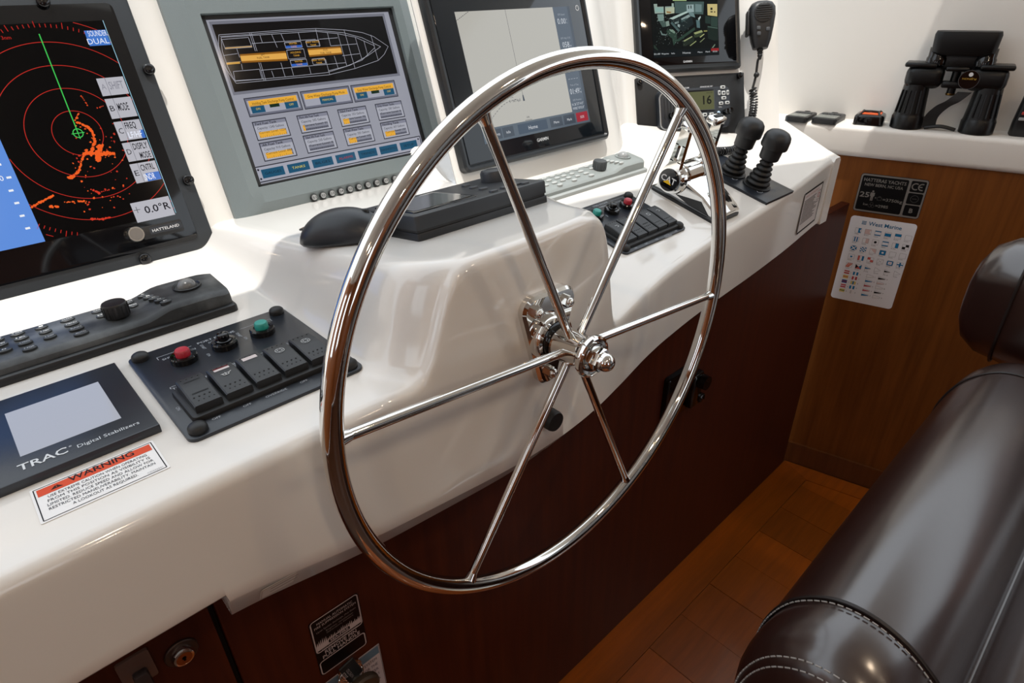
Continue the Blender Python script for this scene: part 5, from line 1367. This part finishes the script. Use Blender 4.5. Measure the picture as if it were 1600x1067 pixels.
def dflags(P, w, h):
    B = (28, 116, 168); K = (24, 24, 26); RD = (200, 96, 88); PK = (214, 188, 186); Yw = (216, 196, 120); Wt = (226, 226, 228)
    P.text('West Marine', .006, h / 2 - .0195, .0098, (34, 104, 146), 'c', w=w * .50, bold=.015)
    for k in range(3): P.line((-w * .315, h / 2 - .0115 - k * .0033), (-w * .245, h / 2 - .0115 - k * .0033), .0019, (34, 104, 146), 1)
    fw, fh = w * .095, w * .085
    cols = [-.385 + k * .152 for k in range(6)]
    def flag(i_, x, y, kind):
        x0, y0, x1, y1 = x, y - fh, x + fw, y; mx, my = (x0 + x1) / 2, (y0 + y1) / 2
        if kind not in ('penA', 'penB', 'penC', 'pen'): P.box(x0, y0, x1, y1, .0005, (130, 130, 134), 3)
        if kind == 'A': P.poly([(mx, y0), (x1, y0), (x1 - fw * .25, my), (x1, y1), (mx, y1)], B, 2)
        elif kind == 'B': P.poly([(x0, y0), (x1, y0), (x1 - fw * .25, my), (x1, y1), (x0, y1)], PK, 2)
        elif kind == 'h3': P.rect(x0, y1 - fh * .22, x1, y1, B, 2); P.rect(x0, y0, x1, y0 + fh * .22, B, 2)
        elif kind == 'hm': P.rect(x0, y0 + fh * .15, x1, y1 - fh * .22, B, 2)
        elif kind == 'ht': P.rect(x0, my - fh * .05, x1, y1, B, 2)
        elif kind == 'v2': P.rect(x0 + fw * .2, y0, x0 + fw * .4, y1, B, 2); P.rect(x0 + fw * .6, y0, x0 + fw * .8, y1, B, 2)
        elif kind == 'vr': P.rect(mx, y0, x1, y1, PK, 2)
        elif kind == 'dot': P.disc(mx, my, fh * .26, K, 2, 12)
        elif kind == 'vb': P.rect(mx, y0, x1, y1, B, 2)
        elif kind == 'quad': P.rect(x0, y0, mx, my, K, 2); P.rect(mx, my, x1, y1, K, 2)
        elif kind == 'sal': P.rect(x0, y0, x1, y1, B, 2); P.line((x0, y0), (x1, y1), fh * .16, Wt, 4); P.line((x0, y1), (x1, y0), fh * .16, Wt, 4)
        elif kind == 'chk':
            for a in range(4):
                for c in range(4):
                    if (a + c) % 2 == 0: P.rect(x0 + a * fw / 4, y0 + c * fh / 4, x0 + (a + 1) * fw / 4, y0 + (c + 1) * fh / 4, B, 2)
        elif kind == 'diag': P.poly([(x0, y1), (x1, y1), (x1, y0)], PK, 2)
        elif kind == 'blk': P.rect(x0, y0, x1, y1, B, 2); P.rect(x0 + fw * .33, y0 + fh * .33, x1 - fw * .33, y1 - fh * .33, Wt, 3)
        elif kind == 'sq': P.rect(x0 + fw * .33, y0 + fh * .33, x1 - fw * .33, y1 - fh * .33, B, 2)
        elif kind == 'tri': P.rect(x0, y0, x0 + fw * .33, y1, RD, 2); P.rect(x1 - fw * .33, y0, x1, y1, B, 2)
        elif kind == 'q2': P.rect(x0, my, mx, y1, RD, 2); P.rect(mx, y0, x1, my, RD, 2)
        elif kind == 'x': P.line((x0, y0), (x1, y1), .0005, (150, 150, 152), 3); P.line((x0, y1), (x1, y0), .0005, (150, 150, 152), 3)
        elif kind == 'bb': P.box(x0 + fw * .1, y0 + fh * .1, x1 - fw * .1, y1 - fh * .1, fh * .2, B, 2); P.rect(mx - fw * .15, my - fh * .15, mx + fw * .15, my + fh * .15, PK, 2)
        elif kind == 'cross': P.rect(x0, my - fh * .12, x1, my + fh * .12, B, 2); P.rect(mx - fw * .12, y0, mx + fw * .12, y1, B, 2)
        elif kind == 'str':
            for k in range(3): P.line((x0 + fw * (.0 + .33 * k) * .6, y0), (x0 + fw * (.4 + .3 * k), y1), fh * .17, (200, 90, 60), 2)
        elif kind == 'z': P.poly([(x0, y0), (mx, my), (x0, y1)], K, 2); P.poly([(x1, y0), (mx, my), (x1, y1)], B, 2); P.poly([(x0, y0), (x1, y0), (mx, my)], RD, 2)
        if kind[:3] == 'pen':
            P.path([(x0, y0), (x1, my), (x0, y1)], .0005, (130, 130, 134), 3, True); c = {'penA': B, 'penB': K}.get(kind)
            if c: P.poly([(x0, my - fh * .2), (x1, my), (x0, my + fh * .2)], c, 2)
        P.text(['Alfa', 'Bravo', 'Charlie', 'Delta', 'Echo', 'Foxtrot', 'Golf', 'Hotel', 'India', 'Juliett', 'Kilo', 'Lima', 'Mike', 'November', 'Oscar', 'Papa', 'Quebec', 'Romeo', 'Sierra', 'Tango', 'Uniform', 'Victor', 'Whiskey', 'X-ray', 'Yankee', 'Zulu', '1st', '2nd', '3rd', 'Answer'][i_ % 30], x0, y0 - .0042, .0026, (60, 62, 66), w=fw * .7)
    kinds = ['A', 'B', 'h3', 'hm', 'ht', 'o', 'v2', 'vr', 'dot', 'h3', 'vb', 'quad', 'sal', 'chk', 'diag', 'blk', 'o', 'o', 'sq', 'tri', 'q2', 'x', 'bb', 'cross', 'str', 'z', 'penA', 'penC', 'penB', 'pen']
    for i_, k in enumerate(kinds):
        r_, c = divmod(i_, 6); flag(i_, w * cols[c], h / 2 - .030 - r_ * .0238, k)
    y = h / 2 - .030 - 5 * .0238 + .002
    num = [(0, (176, 60, 56), 'v'), (1, Yw, 'h'), (2, (60, 90, 150), 's'), (3, (190, 60, 70), 'x'), (4, Yw, 'x2')]
    for k in range(5):
        yy = y - k * .0132
        x = -w * .385; P.rect(x, yy - .0092, x + .0125, yy, [(176, 60, 56), Yw, (60, 84, 140), (190, 60, 76), Yw][k], 1); P.rect(x, yy - .0055, x + .0125, yy - .0034, [Wt, (176, 60, 56), (140, 50, 60), Wt, (30, 90, 60)][k], 2); P.text(str(k + 1), x + .016, yy - .0065, .0032, K)
        x = -w * .24; P.rect(x, yy - .0092, x + .0125, yy, [B, (176, 60, 66), Yw, B, Wt][k], 1); P.rect(x + .0045, yy - .0092, x + .0078, yy, [Wt, Wt, B, Wt, (190, 190, 194)][k], 2); P.text(str((k + 6) % 10), x + .016, yy - .0065, .0032, K)
        for q, x in ((0, -w * .02), (1, w * .165)):
            c = [[Wt, B, (190, 80, 86), (190, 90, 96), B], [K, PK, Wt, K, Wt]][q][k]
            P.path([(x, yy - .0092), (x + .0165, yy - .0064), (x + .0165, yy - .0034), (x, yy)], .0005, (130, 130, 134), 3, True)
            P.poly([(x, yy - .0085), (x + .0155, yy - .006), (x + .0155, yy - .0045), (x, yy - .0035)], c, 2); P.text(str(k + 1 + 5 * q)[-1], x + .0195, yy - .0065, .0032, K)
sticker('signal_flag_sticker', 'white sticker chart of coloured signal flags on the wood wall', sub(WF, WF @ ctr(c4)), w2, h2_, .008, (226, 227, 232), dflags, 'sticker', .0006)

# ================================================================== cabinet hardware
CF = sub(CABF, CABF @ V((0, 0, .0005)))
c4 = [loc(CF, *p) for p in ((481, 975), (558, 926), (574, 1003), (502, 1058))]
w3, h3 = dims(c4); e = V(c4[1]) - V(c4[0]); rt = math.atan2(e.y, e.x)
def dfire(P, w, h):
    g_ = (176, 160, 158); k_ = (16, 10, 10)
    P.path(rrect(w - .004, h * .56, .004, 4, 0, h * .215), .0016, g_, 1, True)
    P.text('MANUAL AUTOMATIC', 0, h * .40, .0040, g_, 'c', w=w * .72); P.text('FIRE SUPPRESSION SYSTEM', 0, h * .345, .0038, g_, 'c', w=w * .84)
    P.text('Upon System discharge, shut down', 0, h * .27, .0030, (130, 118, 116), 'c', w=w * .80)
    for k, s in enumerate(('Engines, ventilation', 'Generators, blowers')): P.text(s, -w * .22, h * (.215 - .04 * k), .0028, (120, 108, 106), w=w * .55)
    random.seed(5); xs_ = [-w / 2 + .003 + (w - .006) * k / 26 for k in range(27)]
    for k in range(26):
        t0 = h * (.07 + .02 * math.sin(k * .5)) + random.random() * .0045; 
        P.poly([(xs_[k], h * -.03), (xs_[k + 1], h * -.03), (xs_[k + 1], h * .05), (xs_[k + 1] - .0004, t0 + .002), (xs_[k], h * .045)], g_, 1)
    P.poly(rrect(w * .44, .0062, .002, 3, 0, h * .018), k_, 3); P.text('SEA-FIRE', 0, h * .002, .0040, g_, 'c', w=w * .38, l=5, bold=.02)
    P.text('FOR MANUAL OPERATION', 0, -h * .075, .0034, g_, 'c', w=w * .74); P.text('REMOVE PIN', 0, -h * .145, .0058, g_, 'c', w=w * .66, bold=.015); P.text('PULL HANDLE', 0, -h * .215, .0058, g_, 'c', w=w * .78, bold=.015)
    P.path(rrect(w - .004, h * .24, .004, 4, 0, -h * .365), .0016, g_, 1, True)
Ff = sub(CF, CF @ ctr(c4)) @ Matrix.Rotation(rt * .3, 4, 'Z')
sticker('fire_system_plate', 'black fire suppression plate with grey flame band on the cabinet', Ff, w3, h3, .004, (16, 10, 10), dfire, 'plate', .001)
c = V(loc(CF, 552, 1062)); 
Fb = sub(CF, CF @ V((c.x, c.y - .012, .0)))
def dnote(P, w, h):
    P.rect(-w / 2 + .002, h / 2 - .018, w / 2 - .002, h / 2 - .002, (92, 112, 128), 1); P.box(-w / 2 + .001, -h / 2 + .001, w / 2 - .001, h / 2 - .001, .0008, (90, 84, 86), 2)
    for k, s in enumerate(('NEED TO RESET THE SYSTEM', 'SEE INSTRUCTIONS FOR THE', 'ENGINE ROOM AND LATER', 'READ OWNER MANUALS', 'AND INSTRUCTIONS')): P.text(s, 0, h / 2 - .028 - k * .011, .0058, (50, 44, 48), 'c', w=w * .84)
sticker('notice_sticker', 'blue and white notice sticker behind the fire pull handle', Fb, .092, .092, .001, (188, 176, 178), dnote, 'sticker', .0004)
hp = at(CF, 560, 1045, .03); Fh = sub(CF, CF @ V((*loc(CF, 545, 1046, .0), 0)))
fh = thing('fire_pull_handle', 'dull round pull knob with a black dated tag on the cabinet', 'pull handle', Fh)
b = nb(); lathe(b, [(.018, .0008), (.018, .004), (.014, .008), (.009, .009), (.0085, .030), (.011, .033)], n=28); obj('stem', b, CHROME, fh)
b = nb(); lathe(b, [(.012, .031), (.0235, .033), (.0245, .036), (.0235, .040), (.0205, .0425), (.001, .043)], n=36); obj('knob', b, mat('dull_brass', (92, 80, 68), .42, .7), fh)
b = nb(); torus(b, (-.004, 0, .010), (0.2, 0, 1), .020, .0012, 36, 8); torus(b, (-.004, 0, .013), (0.2, .2, 1), .020, .0012, 36, 8); obj('pin_ring', b, CHROME, fh)
b = nb(); rbox(b, (-.004, .026, .020), (.022, .040, .003), .001, 1, rot=Matrix.Rotation(rad(14), 3, 'Z')); tgp = obj('date_tag', b, BLKM, fh)
P = Print(None, .0217); P.text('2025', -.010, .020, .0052, (170, 160, 160), rot=rad(104)); P.text('INSPECTED', -.002, .014, .0042, (150, 140, 140), rot=rad(104), w=.022); P.build('tag_print', tgp)
# key lock
Fk = sub(CF, CF @ V((*loc(CF, 283, 1018), 0)))
lk = thing('cabinet_lock', 'round chrome key lock in a dark ring on the cabinet door', 'lock', Fk)
b = nb(); lathe(b, [(.0165, 0), (.0165, .002), (.0155, .003), (.0115, .0034)], n=32); obj('escutcheon', b, mat('lock_ring', (70, 54, 46), .4, .6), lk)
b = nb(); lathe(b, [(.0112, .003), (.0112, .0075), (.0098, .010), (.0085, .0105), (.001, .0105)], n=32); cy_ = obj('cylinder', b, CHROME, lk)
P = Print(None, .0107); P.disc(0, 0, .0078, mat('lock_face', (150, 96, 52), .3, .9), 0, 24); P.poly(rrect(.0024, .0066, .001), (20, 14, 10), 1); P.disc(0, .0012, .0022, (20, 14, 10), 1); P.build('keyway', cy_)
# clear plastic latch on the door
Fc = sub(CF, CF @ V((*loc(CF, 214, 1046), 0)))
lt = thing('door_latch', 'translucent plastic child latch near the cabinet lock', 'latch', Fc)
b = nb(); rprism(b, .030, .040, .003, 0, .004, .001, cy=.002); obj('plate', b, mat('smoked_plastic', (92, 70, 62), .25), lt)
b = nb(); rbox(b, (.001, -.012, .008), (.014, .030, .010), .003, 2); obj('catch', b, mat('dark_plastic', (48, 40, 40), .4), lt)
# black drink holder / hook on the cabinet face right of the wheel
Fd = sub(CF, CF @ V((*loc(CF, 1058, 610), 0)))
dh = thing('cabinet_bracket', 'black plastic bracket with a clip on the wood cabinet', 'bracket', Fd)
s_ = V(loc(CF, 1083, 590)) - V(loc(CF, 1035, 615))
b = nb(); rprism(b, .105, .105, .006, 0, .012, .003); obj('plate', b, BLKG, dh)
b = nb(); rbox(b, (.030, .0, .020), (.035, .08, .018), .005, 2); rbox(b, (.050, -.028, .022), (.020, .016, .022), .004, 2); obj('arm', b, BLKG, dh)
b = nb(); cyl(b, (.040, .018, .012), (.040, .018, .042), .017, .015, 20); obj('clip_knob', b, BLKG, dh)

# ================================================================== things on the ledge
LED = frame(V((W0.x, W0.y, ZL1)), WD, (0, 0, 1))
def pager(px0, px1, py, label):
    a = V(loc(LED, px0, py)); c = V(loc(LED, px1, py)); w = (c - a).length
    F = sub(LED, LED @ V(((a.x + c.x) / 2, a.y + .048, 0))) @ Matrix.Rotation(rad(-6), 4, 'Z')
    t = thing('handheld_pager', label, 'pager', F, 'pagers on the ledge')
    b = nb(); rprism(b, w, .092, .008, 0, .013, .003, n=5); obj('case', b, BLK, t)
    b = nb(); rprism(b, w - .008, .040, .003, .0125, .0142, .0008, cy=-.018); obj('screen', b, mat('grey_lcd', (104, 108, 104), .25), t)
    for k in range(3):
        b = nb(); rprism(b, (w - .014) / 3, .010, .003, .0125, .0150, .001, cx=(k - 1) * (w - .010) / 3, cy=.018); obj('key', b, mat('pager_key', (58, 60, 62), .45), t)
    b = nb(); rbox(b, (0, .046, .010), (w * .3, .010, .008), .003, 2); obj('clip', b, RUB, t)
pager(1229, 1263, 190, 'flat grey black pager lying on the ledge against the dash')
pager(1271, 1309, 192.5, 'flat grey black pager on the ledge next to the orange beacon')
a = V(loc(LED, 1331, 195)); c = V(loc(LED, 1378, 198)); w = (c - a).length
Fo = sub(LED, LED @ V(((a.x + c.x) / 2, a.y + .034, 0)))
ob_ = thing('strobe_beacon', 'small black beacon with an orange top beside the binoculars', 'beacon', Fo)
b = nb(); rprism(b, w, .060, .010, 0, .024, .007, steps=4); obj('case', b, BLKG, ob_)
b = nb(); rprism(b, w * .72, .040, .008, .0235, .0262, .0012); obj('orange_top', b, mat('orange_plastic', (206, 84, 34), .4), ob_, 35, 'orange top panel')
b = nb()
for sx_ in (-.28, .28):
    tube(b, [(w * sx_ * 1.5, -.031, .004), (w * sx_ * 1.35, -.030, .020), (w * sx_, -.016, .0275), (w * sx_ * .9, 0, .028), (w * sx_, .016, .0275), (w * sx_ * 1.3, .028, .02)], .0024, 8)
tube(b, [(-w * .26, .0, .028), (0, -.008, .030), (w * .26, 0, .028)], .0026, 8); obj('strap', b, RUB, ob_)
# binoculars, standing on their objectives
bl_ = V(loc(LED, 1412, 203)); br_ = V(loc(LED, 1522, 210)); sep = (br_ - bl_).length
cxb = (bl_ + br_) / 2
Fbi = sub(LED, LED @ V((cxb.x, cxb.y + .026, 0)))
bi = thing('binoculars', 'large black binoculars standing on end on the ledge', 'binoculars', Fbi)
RB = mat('binocular_armour', (6, 6, 7), .33, spec=.35, bump=(300, .08, (1, 1, 1)))
top_ = .205
for s_ in (-1, 1):
    x = s_ * sep / 2
    b = nb(); lathe(b, [(.030, 0), (.0335, .002), (.0335, .026), (.0318, .029), (.031, .033), (.0262, .088), (.0255, .096)], (x, 0, 0), n=32); br = obj('barrel', b, RB, bi, 40)
    for k in range(5):
        a = rad(-150 + k * 22 if s_ < 0 else -118 + k * 22)
        p0 = V((x + .0325 * math.cos(a), .0325 * math.sin(a), .036)); p1 = V((x + .0277 * math.cos(a), .0277 * math.sin(a), .084))
        b = nb(); tube(b, [p0, p1], .0018, 6); obj('grip_rib', b, RB, br)
    b = nb(); rbox(b, (x - s_ * .010, .0, .112), (.074, .052, .048), .016, 4); rbox(b, (x + s_ * .002, 0, .137), (.062, .054, .010), .004, 3); obj('prism_housing', b, RB, bi, 40)
    b = nb(); lathe(b, [(.0205, .138), (.0205, .150), (.0185, .154), (.0185, .172)], (x - s_ * .024, 0, 0), n=28); obj('eyepiece', b, BLKG, bi, 40)
b = nb(); cyl(b, (0, .0, .078), (0, 0, .150), .0085, .0085, 18); rbox(b, (0, 0, .098), (.045, .026, .014), .004, 2); rbox(b, (0, 0, .130), (.045, .026, .010), .004, 2); rbox(b, (0, .006, .145), (.07, .03, .036), .006, 2); obj('hinge', b, RB, bi)
b = nb(); lathe(b, [(.0082, .0755), (.0095, .0775), (.0095, .080)], n=18); obj('hinge_cap', b, mat('brass_ring', (150, 116, 60), .3, 1.), bi)
b = nb()
rings = [[(x, y, z) for x, y in rrect(w0, d0, .016, 5)] for (w0, d0, z) in ((.100, .046, .158), (.118, .054, .164), (.122, .056, .198), (.118, .052, .2045))]
stack(b, rings); obj('rain_guard', b, mat('guard_rubber', (7, 7, 8), .45, spec=.3), bi, 40)
b = nb(); cyl(b, (.026, -.0262, .112), (.026, -.0285, .112), .0195, .0192, 32); bd = obj('badge', b, BLKG, bi)
FBd = frame(V((.026, -.0286, .112)), (1, 0, 0), (0, -1, 0))
P = Print(None, 0.); P.ring(0, 0, .0187, .0007, (90, 90, 92), n=36); P.text('FUJINON', 0, .0035, .0036, (190, 150, 60), 'c', w=.025, rot=math.pi); P.disc(.001, .0105, .0042, (214, 214, 216), 1, 18)
for v in P.bm.verts: v.co = FBd @ v.co
P.build('badge_print', bd)
b = nb()
pts = spline([V((-.022, -.006, .004)), V((-.022, -.012, .03)), V((-.008, -.014, .052)), V((.010, -.016, .066)), V((.026, -.014, .085))], 8)
for i_ in range(len(pts) - 1):
    p, q = pts[i_], pts[i_ + 1]
    add_verts_faces(b, [p + V((-.013, 0, 0)), p + V((.013, 0, 0)), q + V((.013, 0, 0)), q + V((-.013, 0, 0)), p + V((-.013, .002, 0)), p + V((.013, .002, 0)), q + V((.013, .002, 0)), q + V((-.013, .002, 0))], [(0, 1, 2, 3), (7, 6, 5, 4), (0, 3, 7, 4), (1, 5, 6, 2)])
tube(b, spline([V((-.030, -.004, .004)), V((0, -.010, .010)), V((.030, -.004, .004))], 6), .004, 8); obj('strap', b, RUB, bi)
# handheld phone at the aft end of the ledge
a = V(loc(LED, 1572, 214)); Fr = sub(LED, LED @ V((a.x + .030, a.y + .028, 0))) @ Matrix.Rotation(rad(8), 4, 'X') 
hr = thing('handheld_remote', 'black handheld remote with red and grey keys standing on the ledge', 'remote', Fr)
b = nb(); rings = []
for z, w, d in ((0, .050, .026), (.004, .056, .030), (.03, .056, .030), (.07, .050, .028), (.10, .046, .026), (.112, .036, .020), (.116, .022, .012)):
    rings.append([(x, y, z) for x, y in rrect(w, d, min(w, d) * .42, 5)])
stack(b, rings); obj('body', b, BLK, hr, 50)
for (x, z, w, c) in ((-.012, .052, .011, (190, 70, 66)), (.004, .052, .011, (150, 152, 154)), (-.014, .040, .011, (168, 170, 172)), (.001, .040, .011, (168, 170, 172)), (-.008, .080, .016, (70, 76, 84))):
    b = nb(); rbox(b, (x, -.0148, z), (w, .003, .0062), .0012, 2); obj('key', b, mat('remote_key_%d' % c[0], c, .4), hr, 35, 'red key' if c[0] == 190 else None)

# ================================================================== helm chair
CH = thing('helm_chair', 'dark brown leather helm chair with white stitching beside the wheel', 'chair', Matrix.Translation((.77, -.2, 0)))
def chp(name, b, m, sm=60):
    bmesh.ops.translate(b, vec=(-.77, .2, 0), verts=b.verts); return obj(name, b, m, CH, sm)
ctrl = [(.085, -.735), (.118, -.68), (.128, -.62), (.122, -.575), (.104, -.535), (.075, -.508), (.043, -.50), (.010, -.508), (-.018, -.528), (-.034, -.548), (-.040, -.556), (-.047, -.546), (-.065, -.522), (-.11, -.500), (-.20, -.490), (-.34, -.488), (-.46, -.495), (-.51, -.53), (-.52, -.60), (-.50, -.70), (-.46, -.735)]
cv = [V((y, z, 0)) for y, z in ctrl]
prof = [(p.x, p.y) for p in spline(cv, 5)]
pc_ = V((-.10, -.625))
def sect(x, sc, dz=0., p=None):
    return [tuple(R(x, .007 + pc_.x + (y - pc_.x) * (1 - (1 - sc) * .45) , pc_.y + (z - pc_.y) * sc + dz)) for y, z in (p or prof)]
b = nb(); stack(b, [sect(x, 1.0 + .012 * math.sin(math.pi * (x - .48) / .56), 0) for x in [.48 + .56 * k / 10 for k in range(11)]]); chp('seat_cushion', b, LEATH)
def capm(x0, sgn, name):
    b = nb(); rings = []
    for k in range(9):
        t = k / 8; rings.append(sect(x0 + sgn * (.002 + .085 * math.sin(t * math.pi / 2)), .985 + .03 * math.sin(t * math.pi) - .42 * (1 - math.cos(t * math.pi / 2)) ** 1.4))
    stack(b, rings if sgn > 0 else rings[::-1]); return chp(name, b, LEATH)
capm(.48, -1, 'side_panel'); capm(1.04, 1, 'side_panel')
for x in (.479, 1.041):
    b = nb(); tube(b, [V(p) for p in sect(x, 1.003)], .0022, 6, closed=True); chp('piping', b, mat('dark_piping', (24, 14, 12), .5))
def stitches(path, name, step=.0075, r=.0008):
    b = nb(); acc = 0
    L_ = [0.]
    for a, c in zip(path, path[1:]): L_.append(L_[-1] + (c - a).length)
    d = 0; j = 0
    def pt(d):
        j = 0
        while j < len(L_) - 2 and L_[j + 1] < d: j += 1
        return path[j].lerp(path[j + 1], (d - L_[j]) / max(L_[j + 1] - L_[j], 1e-9))
    while d < L_[-1] - step:
        tube(b, [pt(d), pt(d + step * .5), pt(d + step * .68)], r, 5); d += step
    o = chp(name, b, THREAD); o['kind'] = 'stuff'; return o
i0, i1 = 6, 46
stitches([V(p) for p in sect(.4725, 1.009)][i0:i1], 'stitching')
def capsec(t, grow): return [V(p) for p in sect(.48 - (.002 + .085 * math.sin(t * math.pi / 2)), grow + .985 + .03 * math.sin(t * math.pi) - .42 * (1 - math.cos(t * math.pi / 2)) ** 1.4)]
stitches(capsec(.60, .008)[4:60], 'stitching'); stitches(capsec(.68, .008)[4:60], 'stitching')
# arm on the starboard side
b = nb(); rings = []
for (y, s) in ((.176, .25), (.172, .5), (.160, .76), (.135, .93), (.09, 1.0), (-.1, 1.02), (-.35, 1.0), (-.42, .9), (-.45, .5)):
    rings.append([tuple(R(1.225 + x * s, y, -.462 + z * s)) for x, z in rrect(.135, .215, .066, 8)])
stack(b, rings); chp('armrest', b, LEATH)
b = nb(); pa = [V(R(1.225 + x * .985, .108, -.462 + z * .985)) for x, z in rrect(.140, .220, .068, 8)]
tube(b, pa, .0022, 6, closed=True); chp('piping', b, mat('dark_piping', (24, 14, 12), .5))
# back, pedestal and foot (behind the picture)
b = nb(); rings = []
for (z, s) in ((-.50, .8), (-.47, .96), (-.3, 1.0), (0, 1.0), (.18, .95), (.22, .7)):
    rings.append([tuple(R(.76 + x * s, -.52 + y * s - z * .15, z)) for x, y in rrect(.60, .16, .07, 6)])
stack(b, rings); chp('backrest', b, LEATH)
b = nb(); lathe(b, [(.22, 0), (.22, .012), (.06, .03), (.055, .06), (.055, CAMZ - .73)], (.76, -.2, 0), n=28); chp('pedestal', b, STEELB, 40)
